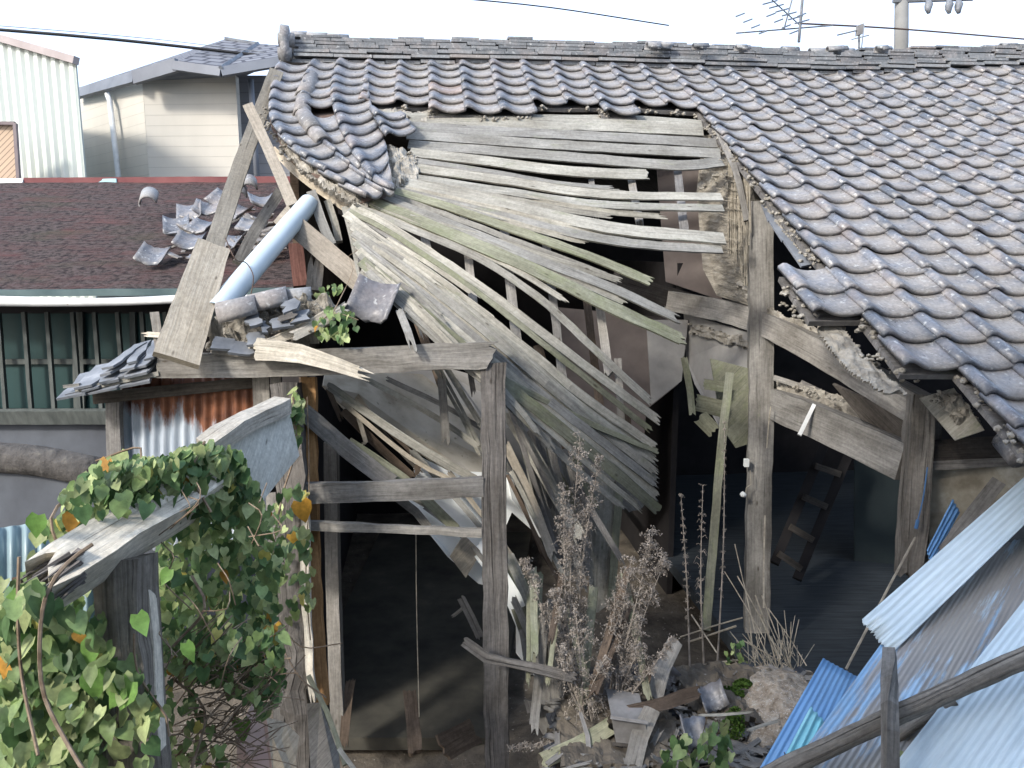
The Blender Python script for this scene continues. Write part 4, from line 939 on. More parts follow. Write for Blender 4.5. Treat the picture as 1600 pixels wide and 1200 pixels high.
for k in range(9):
    m=MB(); x=1150+k*12; y=26+ (k%4)*9; m.tube([W(x,y,8.3),W(x+13,y-5,8.7)],.009,5); emit('element',m,ANT,an)
for k in range(6):
    m=MB(); x=1200+k*10; y=4+k*6; m.tube([W(x-8,y+3,8.4),W(x+14,y-3,8.8)],.009,5); emit('element',m,ANT,an)
a2=thing('small_antenna','small antenna head on the right end of the ridge boom with white rods','antenna',W(1340,75,8.2))
m=MB(); m.box(W(1343,47,8.3),V((.03,0,.01)),V((0,.03,0)),V((0,0,.05))); emit('head',m,BUCKET,a2)
m=MB(); m.tube([W(1350,40,8.2),W(1345,85,8.0)],.007,5); m.tube([W(1358,55,8.2),W(1330,62,8.3)],.006,5); m.tube([W(1308,55,8.3),W(1350,45,8.3)],.008,5); m.tube([W(1342,50,8.3),W(1342,75,8.3)],.012,6); emit('rod',m,ANT,a2)
up_=thing('utility_pole','pale concrete utility pole rising above the ridge with insulators beside it','utility pole',V(((1408-800)/F*19,19,0)))
m=MB(); pb=W(1408,68,19); pt=W(1409,-60,19); m.tube([V((pb.x,pb.y,0)),V((pb.x,pb.y,pb.z)),pt],[.2,.16,.15],14); emit('pole',m,POLEC,up_,True)
m=MB(); m.tube([W(1395,2,18.9),W(1520,-2,18.9)],.05,6); emit('crossarm',m,ANT,up_)
for x in (1450,1482,1497): m=MB(); m.tube([W(x,0,18.8),W(x+1,8,18.8),W(x,14,18.8),W(x+1,21,18.8)],[.05,.1,.08,.04],8); emit('insulator',m,SLATE,up_,True)

# ============================================================ FOREGROUND LEFT
T('broken_beam','thick pale weathered beam with rotten splintered end resting on the post','beam',[(62,922,2.35),(150,862,2.5),(252,800,2.75),(330,752,2.95)],62,.15,PALE,nrm=lambda p:V((.25,-.7,.65)),rough=.006,jag=(.10,0),nw=9)
m=MB()
for k in range(110):                      # rotten fibres at the beam end
    x=rnd(62,100); y=rnd(880,935); p=W(x,y,2.36+rnd(-.03,.06)); m.tube([p+V((.05,.04,.03)),p+V((rnd(-.04,.0),rnd(-.05,.0),rnd(-.04,.0)))],[.008,.002],4)
o=emit('rotten_fibres',m,wood('dark_rot',(.03,.027,.03),(.2,.19,.19),None,.6,.6),bpy.data.objects['broken_beam'])
bb=thing('leaning_board','broad pale board with a curling top edge leaning against the lean-to post','board',W(410,790,3.6))
panel('board_face',[(352,708,3.3),(368,690,3.35),(452,640,3.75),(468,712,3.75),(405,790,3.45),(375,745,3.35)],.04,wood('pale_grey_board',(.34,.36,.355),(.56,.575,.55),None,.6,.8,.3),bb)
plank('board_edge',[(318,702,3.2),(370,668,3.35),(442,632,3.72)],30,.07,PALE,bb,nrm=lambda p:V((.0,-.5,.85)),rough=.006)
T('thick_post','thick cracked old post standing under the broken beam','post',[(192,872,2.6),(203,1000,2.58),(222,1290,2.5)],72,.14,ROT,nrm=lambda p:V((0,-1,.0)),rough=.01)
T('leaning_board','pale slat on the right side of the thick post','board',[(222,880,2.62),(238,1000,2.6),(250,1290,2.5)],16,.05,PALE,nrm=f0)
T('red_brown_post','reddish brown thin post behind the ivy at the far left','post',[(32,900,2.9),(38,1250,2.8)],14,.05,BROWN,nrm=f0)
m=MB(); corrM(m,W(-60,832,3.1),W(150,805,3.3),W(160,1300,3.1),W(-60,1300,2.9),9,.014,nl=8); tag(emit('corrugated_fence',m,mk_plastic('pale_cyan_sheet',(.34,.52,.58),(.5,.66,.7),.8),None,True),'pale cyan corrugated sheet standing behind the ivy at the left edge','corrugated sheet')
T('grey_upright','grey weathered upright board behind the ivy right of the thick post','post',[(425,770,3.95),(435,1000,3.85),(440,1290,3.8)],16,.04,GREY,nrm=f0)
panel_t=lambda name,label,cat,pts,th,mat: tag(panel(name,pts,th,mat),label,cat)
panel_t('pink_board','faded pink curved board at the bottom below the ivy','board',[(388,1110,3.1),(404,1080,3.15),(418,1130,3.1),(430,1250,3.0),(372,1250,3.0),(370,1150,3.05)],.01,PINKP)
panel_t('tan_board_piece','torn tan board piece at the foot of the rotten post','board',[(415,1120,3.4),(445,1128,3.45),(468,1150,3.45),(462,1185,3.4),(470,1260,3.3),(420,1260,3.3)],.02,WARM)
panel_t('grey_board_piece','grey board piece leaning at the doorway foot','board',[(480,1100,3.7),(500,1098,3.72),(530,1180,3.7),(540,1290,3.6),(490,1290,3.6)],.02,GREY)
T('doorway_stick','thin mossy stick leaning across the doorway foot','stick',[(482,1055,3.7),(510,1110,3.65),(540,1195,3.5)],8,.02,BOARDG)
T('doorway_stick','short pale stick at the very bottom of the doorway','stick',[(530,1170,3.5),(560,1210,3.4)],7,.015,BOARD)

# ivy
def leaf(m,p,nrm,up,s,col):
    nrm=nrm.normalized(); x=nrm.cross(up).normalized(); y=x.cross(nrm).normalized(); ws=rnd(.65,1.15); lb=rnd(-.12,.1); bt=random.random()<.25   # y towards tip (down)
    o=[(0,0),(.30,-.16),(.50,.10),(.46,.42),(.24,.74),(0,1.05)]
    mid=[(0,0),(0,.25),(0,.6),(0,1.05)]; fold=rnd(.05,.28); curl=rnd(-.25,.15)
    def q(a,b): return p+x*(a*s*ws)+y*(-b*s)+nrm*(abs(a)*fold*s+curl*s*b*b*1.6+rnd(-.03,.03)*s)
    vs=[q(0,0),q(0,.35),q(0,.7),q(0,1.05)]; 
    for sg in (1,-1): vs+=[q(sg*.30,-.16+lb*.5),q(sg*.50,.10+lb),q(sg*((.34 if bt else .46)+lb*.4),.42),q(sg*(.24+(.1 if bt else 0)),.74)]
    m.col=col
    m.add(vs,[(0,4,5),(0,5,6,1),(1,6,7,2),(2,7,3),(0,9,8),(0,1,10,9),(1,2,11,10),(2,3,11)])
def lcol():
    r=random.random(); k=rnd(.7,1.3)
    if r<.34: c=(.08,.15,.055)
    elif r<.70: c=(.19,.27,.10)
    elif r<.97: c=(.34,.40,.18)
    elif r<.99: c=(.42,.38,.10)
    else: c=(.42,.22,.04)
    return tuple(q*k for q in c)
iv=thing('ivy','thick green ivy with heart shaped leaves climbing over the broken beam and post','climbing plant',W(250,1290,2.9))
IP=[(150,730),(190,705),(260,715),(310,690),(350,700),(380,740),(395,775),(420,790),(440,830),(432,900),(436,980),(415,1010),(395,1060),(350,1020),(300,1030),(262,1010),(245,900),(235,870),(262,815),(258,790),(200,800),(120,840),(90,850),(60,830),(100,790),(95,770)]
IP2=[(0,905),(70,915),(110,950),(160,960),(170,1000),(195,1020),(205,1080),(165,1100),(170,1200),(0,1200)]
m=MB(); cnt=0
def scat(poly,n,dlo,dhi,smin=.035,smax=.062):
    xs=[p[0] for p in poly]; ys=[p[1] for p in poly]; k=0
    while k<n:
        x,y=rnd(min(xs),max(xs)),rnd(min(ys),max(ys))
        if not inpoly(x,y,poly): continue
        d=rnd(dlo(x,y),dhi(x,y)); k+=1
        nn=V((rnd(-.9,.9),-1+rnd(-.3,.4),rnd(-.1,1.1))); up=V((rnd(-.7,.7),rnd(-.2,.2),1))
        leaf(m,W(x,y,d),nn,up,rnd(smin,smax),lcol())
scat([(150,725),(260,712),(310,688),(372,700),(405,770),(400,820),(270,790),(255,775),(190,790),(140,770)],420,lambda x,y:2.5+(x-150)*.0018,lambda x,y:2.62+(x-150)*.0018)
scat(IP,1250,lambda x,y:(interp([(60,2.3),(150,2.42),(252,2.62),(380,3.02),(440,3.3)],x) if y<805 else 2.55+(x-60)*.0012),lambda x,y:2.95+(x-60)*.0014,.026,.06)
scat([(230,985),(440,980),(445,1060),(410,1120),(380,1090),(330,1060),(260,1050)],300,lambda x,y:2.72,lambda x,y:3.0,.025,.055); scat([(245,1060),(300,1060),(330,1130),(380,1200),(240,1200)],70,lambda x,y:2.75,lambda x,y:2.95,.025,.05); scat([(30,860),(110,860),(200,960),(150,1000),(30,960)],60,lambda x,y:2.5,lambda x,y:2.8,.03,.06)
scat(IP2,560,lambda x,y:2.3,lambda x,y:2.8,.045,.075)
IP3=[(165,1060),(205,1040),(260,1090),(230,1200),(150,1200)]; scat(IP3,35,lambda x,y:2.35,lambda x,y:2.5,.04,.07)
IP4=[(430,640),(468,600),(478,640),(470,690),(452,690),(440,670)]; scat(IP4,42,lambda x,y:3.75,lambda x,y:3.85,.04,.06)
IP5=[(405,780),(480,750),(480,800),(490,860),(495,940),(460,960),(440,1000),(400,1000)]; scat(IP5,110,lambda x,y:3.5,lambda x,y:3.8,.035,.06)
IP6=[(20,900),(70,900),(70,960),(20,960)]; scat(IP6,8,lambda x,y:2.2,lambda x,y:2.3,.06,.08)
for x,y,s in ((205,1065,.09),(190,1075,.075),(378,1125,.08),(290,1005,.06),(215,960,.07),(148,1048,.085),(110,960,.07),(40,925,.09),(60,805,.07),(145,1000,.08),(45,990,.06),(265,890,.05)):
    leaf(m,W(x,y,2.35 if x<300 else 2.9),V((rnd(-.4,.4),-1,rnd(.2,.7))),V((rnd(-.6,.6),0,1)),s,(.16,.30,.07))
leaf(m,W(470,785,3.4),V((0.3,-1,.2)),V((-.2,0,1)),.09,(.55,.28,.04))
for x,y in ((80,1010),(455,835),(430,975)): leaf(m,W(x,y,2.4 if x<200 else 3.6),V((rnd(-.5,.5),-1,.3)),V((rnd(-1,1),0,1)),.055,(.55,.33,.05))
emit('leaves',m,LEAF,iv,True)
m=MB()
def vine(pts,r=.005): m.tube(catmull([W(*p) for p in pts],.04),r,5)
vine([(170,765,2.7),(110,775,2.6),(80,810,2.5),(90,850,2.5)]); vine([(145,850,2.3),(105,880,2.25),(72,930,2.2),(62,1010,2.2),(70,1090,2.2),(110,1170,2.15),(135,1210,2.1)],.006)
vine([(30,870,2.3),(28,960,2.3),(35,1060,2.3),(60,1180,2.2)]); vine([(210,990,2.4),(215,1050,2.4),(260,1120,2.4),(265,1150,2.4)],.004)
vine([(270,1060,2.8),(320,1110,2.8),(300,1200,2.7)]); vine([(300,900,2.8),(320,950,2.7),(270,1010,2.7)]); vine([(430,960,3.6),(470,1010,3.6),(535,1005,3.6)],.003); vine([(440,1010,3.6),(470,1060,3.5),(510,1090,3.5)],.004)
vine([(458,620,3.78),(462,700,3.8),(440,780,3.7),(420,900,3.5)],.005); vine([(480,620,3.85),(483,760,3.8),(478,900,3.75),(485,1000,3.7)],.003)
vine([(150,720,2.8),(220,700,2.8),(200,760,2.75),(150,800,2.6)],.004); vine([(320,690,2.9),(300,740,2.8),(330,800,2.8)],.005)
for k in range(150):
    x,y=rnd(255,400),rnd(1020,1200); a=rnd(-1.2,.4); L=rnd(20,90)
    vine([(x,y,2.8+rnd(-.1,.2)),(x+L*.5,y+L*.5*a-6,2.8),(x+L,y+L*a*1.1,2.8+rnd(-.1,.2))],rnd(.0015,.003))
for k in range(18):
    x,y=rnd(90,430),rnd(740,1000); vine([(x,y,2.7),(x+rnd(-25,25),y+rnd(10,30),2.6),(x+rnd(-50,50),y+rnd(30,80),2.65)],.0022)
emit('stems',m,STEM,iv)
iv2=thing('ivy_sprig','small ivy sprig growing from the rubble above the rotten top beam','climbing plant',W(520,540,3.9))
m=MB(); scat([(480,510),(520,470),(552,480),(560,520),(545,530),(500,528)],60,lambda x,y:3.8,lambda x,y:3.95,.025,.045); scat([(455,462),(530,440),(545,455),(500,470)],22,lambda x,y:4.05,lambda x,y:4.2,.02,.035); emit('leaves',m,LEAF,iv2,True)
m=MB(); vine([(480,520,3.9),(520,490,3.85),(560,500,3.85)],.003); vine([(520,490,3.85),(540,450,4.0)],.003); vine([(540,450,4.2),(552,420,4.2),(545,400,4.2),(560,390,4.2)],.0015); emit('stems',m,STEM,iv2)

# ============================================================ weeds and straw
def weed(label,base,tips,name='dead_weed',fluff=.021,dens=54,droop=.03):
    t=thing(name,label,'dead plant',base)
    st=MB(); fl=MB()
    for tip,spread in tips:
        mid=base.lerp(tip,.5)+V((rnd(-.04,.04),rnd(-.04,.04),0)); pts=catmull([base+V((rnd(-.03,.03),rnd(-.03,.03),0)),mid,tip],.04); n=len(pts)
        st.tube(pts,[.006*(1-.75*i/n) for i in range(n)],5)
        for k in range(int(n*3.4)):
            i=int(n*(.2+.8*random.random()**.7)); i=min(n-1,i); p=pts[i]; f=(1-(i/n))*.8+.35
            a=rnd(0,6.28); L=spread*f*rnd(.3,1.1); e=p+V((math.cos(a)*L,math.sin(a)*L,L*rnd(.3,1.0))); mp=p.lerp(e,.6)+V((0,0,L*.2)); e2=e-V((0,0,L*rnd(.1,1.1)))
            st.tube([p,mp,e2],[.0015,.0011,.0007],3,False)
            for q in range(dens//3):
                u=rnd(.25,1); c=(p.lerp(mp,u/.6) if u<.6 else mp.lerp(e2,(u-.6)/.4))+V((rnd(-1,1),rnd(-1,1),rnd(-1,1)))*fluff*.6
                b=V((rnd(-1,1),rnd(-1,1),rnd(-1,1))).normalized()*fluff*rnd(.12,.4); d=V((rnd(-1,1),rnd(-1,1),rnd(-1,1))).normalized()*fluff*.16
                fl.add([c-b,c+d,c+b,c-d],[(0,1,2,3)])
    emit('stems',st,DEAD,t); emit('seed_heads',fl,DEAD,t)
weed('tall dried brown weed with a feathery top in front of the hanging boards',W(900,1120,4.0),[(W(906,682,3.95),.13),(W(935,720,3.95),.10),(W(880,760,3.95),.10)])
weed('bushy dried weed with drooping plumes right of the tall weed',W(950,1130,3.9),[(W(1020,835,3.85),.12),(W(985,880,3.9),.13),(W(1040,870,3.8),.10),(W(960,930,3.9),.14),(W(1000,1010,3.8),.12),(W(1050,1000,3.8),.06)],dens=90)
weed('low tangled dried weed leaning left towards the centre post',W(920,1140,3.8),[(W(820,880,3.9),.09),(W(865,930,3.85),.12),(W(900,960,3.8),.15),(W(880,1020,3.7),.12),(W(940,1040,3.7),.13),(W(800,1170,3.7),.05)],dens=80)
weed('thin dry reddish stem standing before the dark opening, left one',W(1072,1060,4.4),[(W(1064,775,4.4),.03)],dens=24,fluff=.014)
weed('thin dry stem with whiskery side shoots crossing the leaning green batten',W(1108,1060,4.4),[(W(1098,760,4.4),.06)],dens=12,fluff=.012)
weed('tall thin rusty stem beside the leaning green batten',W(1120,1050,4.5),[(W(1132,660,4.6),.02)],dens=18,fluff=.012)
t=thing('straw_tuft','spiky tuft of dry straw stalks at the foot of the right post','dead plant',W(1200,1070,4.3)); m=MB()
for x,y,x2,y2 in ((1148,850,1180,990),(1132,893,1195,1000),(1152,900,1220,1030),(1195,805,1193,950),(1165,980,1200,1060),(1200,950,1260,1040),(1205,1020,1165,1075),(1160,1000,1230,1040),(1220,1000,1262,1060),(1180,930,1215,1050),(1190,930,1240,1050),(1170,960,1180,1040),(1188,960,1225,1045),(1140,1040,1160,1060),(1063,995,1160,965),(1075,1003,1150,978),(1080,960,1120,1020),(1090,1040,1160,1030)):
    m.tube(catmull([W(x,y,4.45),W((x+x2)/2+rnd(-4,4),(y+y2)/2,4.4),W(x2,y2,4.3)],.1),rnd(.003,.0055),4)
for k in range(60):
    a=rnd(-1.3,1.0); x,y=rnd(1160,1250),rnd(1020,1065); L=rnd(20,80); m.tube([W(x,y,4.3),W(x+L*math.sin(a)*.6,y-L*math.cos(a),4.4+rnd(-.1,.1))],.0025,4)
emit('stalks',m,STRAW,t)
T('leaning_batten','long thin green mossy batten leaning upright before the right room','batten',[(1140,583,4.9),(1125,720,4.75),(1103,985,4.5)],13,.025,BOARDG)
# green weeds bottom
def bush(label,poly,n,d0,d1_,s0_,s1_,name='green_weed'):
    global m
    t=thing(name,label,'plant',W(sum(p[0] for p in poly)/len(poly),max(p[1] for p in poly),d0)); m=MB()
    scat(poly,n,lambda x,y:d0,lambda x,y:d1_,s0_,s1_); emit('leaves',m,LEAF,t,True)
    m=MB(); 
    for k in range(8):
        p=random.choice(poly); c=(sum(q[0] for q in poly)/len(poly),max(q[1] for q in poly)); vine([(c[0],c[1],d1_),((c[0]+p[0])/2,(c[1]+p[1])/2-5,d1_),(p[0],p[1],(d0+d1_)/2)],.002)
    emit('stems',m,STEM,t)
bush('leafy green weed with round leaves at the bottom right of the doorway rubble',[(1030,1160),(1060,1150),(1090,1150),(1105,1120),(1135,1130),(1150,1200),(1040,1200)],46,3.3,3.5,.035,.06)
bush('small dark green weed growing in the straw before the right room',[(1130,1010),(1160,1000),(1170,1040),(1140,1060)],24,4.25,4.35,.02,.035)
bush('pale curly weed beside the lower end of the blue sheets',[(1215,1190),(1225,1175),(1245,1190),(1240,1200)],14,3.1,3.2,.02,.03)
bush('green leaves poking out beneath the log over the blue sheets',[(1385,1185),(1400,1175),(1430,1190),(1425,1200),(1390,1200)],12,2.9,3.0,.025,.04)
def mosspatch(label,cx,cy,rx,ry,d):
    m=MB()
    for k in range(520):
        a=rnd(0,6.28); r=random.random()**.6; x,y=cx+math.cos(a)*rx*r,cy+math.sin(a)*ry*r; p=W(x,y,d)+V((0,0,.03*(1-r)))
        for q in range(2):
            b=V((rnd(-1,1),rnd(-1,.2),rnd(0,1))).normalized()*.012; e=V((rnd(-1,1),rnd(-1,1),rnd(-1,1))).normalized()*.005; m.add([p-e,p+b,p+e],[(0,1,2)])
        if k%4==0: lumps(m,p-V((0,0,.01)),.014,1)
    o=emit('moss_clump',m,MOSS); tag(o,label,'moss'); o['kind']='stuff'
mosspatch('bright green moss clump on the dark rubble left of the sandy mound',1130,1085,34,13,3.95)
mosspatch('round green moss clump below the sandy mound',1148,1130,15,26,3.7)
mosspatch('green moss strip above the sandy mound edge',1160,1070,14,8,4.0)
# sandy mound
m=MB()
P=[];n=26
for j in range(n):
    for i in range(n):
        x=i/(n-1)*2-1; y=j/(n-1)*2-1; r=math.hypot(x,y); c=W(1225,1085,3.95)
        h=max(0,1-r*r)*.16; p=c+V((x*.30,y*.42,h-.10)); p+=noise.noise_vector(p*14)*.02; P.append(p)
m.quadgrid(P,n,n); 
for k in range(200):
    p=random.choice(P); 
    if p.z>W(1225,1085,3.95).z-.07: lumps(m,p,.012,1)
o=emit('sand_mound',m,SAND,None,False); tag(o,'low mound of crumbled sandy mud beside the blue sheets','mud mound'); o['kind']='stuff'
# general rubble
m=MB()
ms_=m; m=MB(); patch(m,[(1055,1045),(1120,1035),(1215,1050),(1190,1075),(1160,1100),(1200,1130),(1100,1120),(1060,1090)],lambda x,y:interp([(1040,4.2),(1140,3.7)],y),V((0,-.3,.9)),.05,5,31); patch(m,[(900,1060),(1000,1065),(1060,1130),(1030,1200),(880,1200),(870,1110)],lambda x,y:interp([(1040,4.15),(1200,3.5)],y),V((0,-.3,.9)),.03,6,33)
o=emit('soil',m,DIRT); tag(o,'loose brown soil heaped before the rooms','soil'); o['kind']='stuff'; m=ms_
for k in range(120):
    x,y=rnd(860,1290),rnd(1045,1215); d=interp([(1040,4.25),(1200,3.55)],y); m.col=(rnd(0,.6),rnd(0,.4),0); p=W(x,y,d)
    a=V((rnd(-1,1),rnd(-1,1),rnd(-.15,.15))).normalized()*rnd(.02,.09); beamM(m,[p-a,p+a],rnd(.02,.1),rnd(.008,.02),V((rnd(-.6,.6),rnd(-.6,.2),1)),(.03,.03),.004,.08,4)
o=emit('rubble',m,BLKP); tag(o,'dark mass of broken slate and plastic scraps covering the ground before the rooms','rubble'); o['kind']='stuff'
m=MB()
for i_,(x,y,d,a) in enumerate(((1112,1098,3.85,(1,.2,.1)),(965,1078,3.95,(.8,-.5,.2)),(1082,1152,3.62,(.9,.4,-.2)),(1035,1062,4.0,(.6,.6,.3)))):
    curved_tile('tile_fragment',('curved tile fragment lying beside the green moss clump','curved tile fragment behind the tin box in the rubble','curved tile fragment above the leafy green weed','curved tile fragment by the tilted grey rubble plank')[i_],W(x,y,d)+V((0,0,.03)),V(a),V((.1,.6,.5)),.12,TILE,'tile fragments in the rubble')
for k in range(330):
    x,y=rnd(860,1280),rnd(1050,1210); d=interp([(1040,4.2),(1200,3.5)],y); p=W(x,y,d)
    a=V((rnd(-1,1),rnd(-1,1),rnd(-.1,.2))).normalized()*rnd(.03,.14); beamM(m,[p-a,p+a],rnd(.008,.03),.008,V((0,-.4,1)),(.02,.03),.003,.1,4)
o=emit('wood_scraps',m,GREY); tag(o,'scattered splinters and wood scraps over the dark rubble','wood scraps'); o['kind']='stuff'
# support under rubble (raised earth)
m=MB(); P=[];n=30
for j in range(n):
    for i in range(n):
        x=850+i/(n-1)*480; y=1040+j/(n-1)*230; d=interp([(1040,4.32),(1200,3.62),(1270,3.4)],y); p=W(x,y,d)+V((0,0,-.03)); p+=noise.noise_vector(p*6)*.05; P.append(p)
m.quadgrid(P,n,n); o=emit('rubble_bank',m,DIRT,None,True); tag(o,'bank of dark earth under the rubble before the rooms','earth bank'); o['kind']='structure'
for nm,lab,pts,wp,th,mt_ in (('rubble_plank','grey plank standing tilted in the rubble right of the dried weeds',[(1056,1000,4.0),(1035,1045,3.9),(1020,1100,3.8)],24,.02,GREY),
 ('rubble_plank','grey plank leaning against the tin box in the rubble',[(1020,1105,3.65),(1000,1150,3.6),(985,1205,3.5)],26,.02,GREY),
 ('rubble_plank','reddish flat plank lying across the rubble above the tin box',[(978,1112,3.7),(1040,1098,3.75),(1096,1080,3.8)],20,.02,BROWN),
 ('rubble_plank','mossy plank lying from the centre post foot to the tin box',[(845,1190,3.6),(900,1165,3.65),(958,1132,3.7)],24,.03,BOARDG),
 ('rubble_plank','reddish tilted board stub behind the dried weeds',[(1000,1045,4.0),(1030,1078,3.9)],20,.02,BROWN),
 ('charred_stick','dark rotten stick crossing in front of the centre post',[(722,1000,3.7),(760,1028,3.68),(830,1042,3.7),(900,1060,3.72)],15,.05,ROT),
 ('doorway_plank','rotten plank stub poking out left of the centre post inside the doorway',[(720,932,4.4),(752,1000,4.3)],13,.03,GREY),
 ('doorway_plank','thin grey lath lying on the doorway floor beside the centre post',[(705,963,4.4),(730,945,4.4)],5,.02,GREY),
 ('floor_board','wide brown board lying on the doorway floor near the centre post',[(690,1170,4.1),(745,1140,4.3)],40,.02,BROWN),
 ('floor_board','brown board lying flat at the bottom of the doorway',[(640,1080,4.6),(650,1180,4.2)],20,.03,BROWN),
 ('floor_board','narrow board upright against the doorway left inside wall',[(548,1060,4.6),(536,1170,4.4)],14,.02,BROWN),
 ('pale_splinter','small pale splinter between the sheets and the rubble',[(1090,1118,3.6),(1180,1112,3.65)],4,.012,STRAW if 0 else BOARD),
 ('pale_splinter','pale thin lath lying just below the sandy mound',[(1165,1142,3.55),(1220,1125,3.6)],5,.012,BOARD),
 ('small_block','short grey block hanging behind the centre post low down',[(828,1090,3.95),(836,1116,3.93)],22,.03,GREY),
 ('curved_strip','thin curved metal strip bent in the rubble left of the tin box',[(905,1110,3.7),(918,1150,3.65),(920,1185,3.6)],7,.004,BUCKET)):
    T(nm,lab,'plank' if 'plank' in nm or 'board' in nm else 'scrap',pts,wp,th,mt_,jag=(.02,.03),rough=.005)
# tin box
tb=thing('tin_box','dented grey tin box sitting in the rubble under a leaning plank','box',W(985,1165,3.68)); m=MB()
P=[W(956,1122,3.62),W(1010,1130,3.6),W(1008,1165,3.6),W(962,1160,3.62)]; 
nn=V((0,.22,.02)); vs=P+[p+nn for p in P]; m.add([v+noise.noise_vector(v*9)*.012 for v in vs],[(0,1,2,3),(7,6,5,4),(0,4,5,1),(1,5,6,2),(2,6,7,3),(3,7,4,0)]); emit('box_body',m,BUCKET,tb)
plank('box_rim',[(954,1120,3.6),(1012,1128,3.58)],5,.02,BUCKET,tb); plank('box_rim',[(958,1162,3.6),(1010,1168,3.58)],5,.02,DARKW,tb)
# white porcelain insulator and bits on post A, wire
pa=thing('porcelain_insulator','small white porcelain insulator on a wire on the right post','insulator',W(1161,772,5.3)); m=MB(); m.tube([W(1158,770,5.25),W(1161,773,5.25),W(1165,775,5.25)],[.014,.02,.012],8); emit('knob',m,WHITE,pa,True)
m=MB(); m.tube(catmull([W(1165,772,5.25),W(1166,762,5.25),W(1173,757,5.25),W(1172,735,5.25)],.02),.003,4); emit('wire',m,STRAW,pa)
m=MB(); m.box(W(1166,723,5.28),V((.015,0,0)),V((0,.015,0)),V((0,0,.025))); o=tag(emit('porcelain_block',m,WHITE),'tiny white block fixed high on the right post','insulator')
m=MB(); m.tube(catmull([W(1204,635,5.2),W(1201,660,5.2),W(1198,700,5.2)],.05),.004,4); tag(emit('post_wire',m,STRAW),'pale wire hooked over the right post below the lower beam','wire')
m=MB(); m.tube(catmull([W(1449,730,4.0),W(1442,780,4.0),W(1434,812,4.0)],.05),.0035,5); m.tube([W(1434,812,3.99),W(1431,826,3.99)],.009,6); tag(emit('blue_rope',m,BLUEP),'blue rope tied to the ragged post at the right','rope')
m=MB(); m.tube([W(1430,840,3.9),W(1395,905,3.8),W(1322,1045,3.6)],.006,5); tag(emit('guy_stick',m,STRAW),'thin slanting rod from the ragged post down behind the blue sheets','rod')
m=MB(); m.tube(catmull([W(650,835,4.3),W(651,950,4.3),W(655,1120,4.3)],.1),.0035,4); tag(emit('twine',m,STRAW),'thin pale cord hanging straight down in the dark doorway','cord')
# ladder in the dark room
ld=thing('wooden_ladder','dark brown wooden ladder leaning inside the right room','ladder',W(1240,900,6.3))
for a in ([(1330,700,6.5),(1245,905,6.1)],[(1290,690,6.5),(1210,880,6.1)]): plank('rail',a,14,.05,DARKI,ld)
for t_ in (.2,.45,.7,.92):
    x1,y1=1330-85*t_,700+205*t_; x2,y2=1290-80*t_,690+190*t_; plank('rung',[(x1,y1,6.45-.4*t_),(x2,y2,6.45-.4*t_)],10,.03,DARKW,ld)

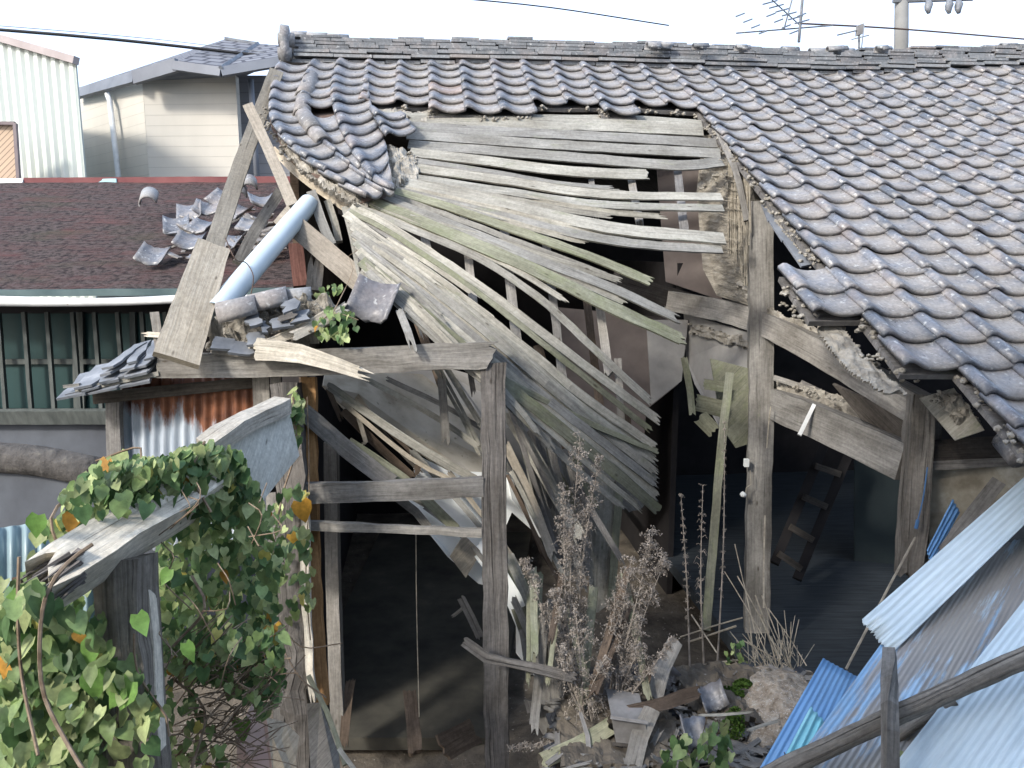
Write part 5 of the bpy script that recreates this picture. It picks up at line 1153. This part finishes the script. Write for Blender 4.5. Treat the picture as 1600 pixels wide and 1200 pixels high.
# ============================================================ CORRUGATED SHEETS AND LOGS (right)
def sheet(name,label,c,waves,amp,mat,colf=None,sag=0,edge=0,nl=16):
    m=MB(); corrM(m,*[W(*q) for q in c],waves,amp,sag,nl,edge)
    m.c=[(1,1,1)]*len(m.v)
    if colf: m.c=[colf(v) for v in m.v]
    return tag(emit(name,m,mat,None,True),label,'corrugated sheet','corrugated plastic sheets heaped at the lower right')
sheet('corrugated_sheet','bright blue corrugated sheet lowest in the heap, its corner by the sandy mound',[(1286,1028,3.55),(1372,1075,3.5),(1290,1330,2.85),(1135,1290,2.95)],12,.0025,BLUE1)
sheet('corrugated_sheet','large faded blue and white corrugated sheet stained with brown dirt',[(1490,850,3.66),(1780,830,3.45),(1600,1400,2.6),(1140,1330,2.85)],36,.002,BLUE2,sag=.0,nl=20)
sheet('corrugated_sheet','very pale wide corrugated sheet at the bottom right corner under the log',[(1625,905,3.25),(1950,960,2.9),(1720,1400,2.45),(1290,1330,2.75)],26,.002,WHT,nl=14)
sheet('corrugated_sheet','small teal-tipped corrugated sheet on the bright blue one',[(1266,1104,3.3),(1306,1146,3.22),(1262,1290,2.9),(1180,1270,2.95)],5,.007,TEAL,lambda v:(.62,.95,1) if v.z>W(1285,1150,3.26).z else (1,1,1))
sheet('corrugated_sheet','long narrow white-blue corrugated strip lying on top of the heap',[(1346,968,3.42),(1392,1022,3.3),(1760,665,3.6),(1720,640,3.75)],6,.002,WHT,edge=.01)
sheet('corrugated_sheet','thin blue strip showing between the plaster wall and the top sheet',[(1488,780,3.9),(1500,800,3.88),(1455,880,3.75),(1448,860,3.78)],3,.005,BLUE1)
T('dirty_board','dull grey-brown broad board lying on the sheets under the eave','board',[(1720,790,3.62),(1530,885,3.56)],70,.01,simple('dirty_grey',[(.3,(.10,.10,.10)),(.6,(.2,.2,.19)),(.8,(.27,.25,.22))],(7,7,7)))
T('lean_board','grey timber strut leaning from the eave over the plaster wall','board',[(1560,752,3.85),(1500,830,3.8),(1450,900,3.78)],22,.03,GREY)
m=MB(); P=catmull([W(1190,1218,2.95),W(1330,1150,2.92),W(1450,1095,2.9),W(1640,1010,2.9)],.05); m.tube(P,[.036+.004*noise.noise(p*7) for p in P],12); m.v=[v+noise.noise_vector(v*18)*.004 for v in m.v]
tag(emit('log',m,ROT,None,True),'long dark barkless log lying diagonally across the blue sheets','log')
m=MB(); P=catmull([W(1395,1155,3.05),W(1440,1125,3.02),W(1492,1095,3.0)],.05); m.tube(P,.022,10); tag(emit('branch_stub',m,ROT,None,True),'short dark branch stub tucked under the long log','log')
T('stake','upright grey stake standing in front of the heap of blue sheets','stake',[(1389,1020,3.15),(1390,1100,2.85),(1391,1290,2.75)],20,.045,GREY,nrm=f0,rough=.004)
m=MB()
for k in range(90):
    t=random.random(); x=1300+t*280+rnd(-30,30); y=1130-t*190+rnd(-60,50)
    lumps(m,W(x,y,interp([(1200,2.9),(1600,3.2)],x)+.02),.006,1)
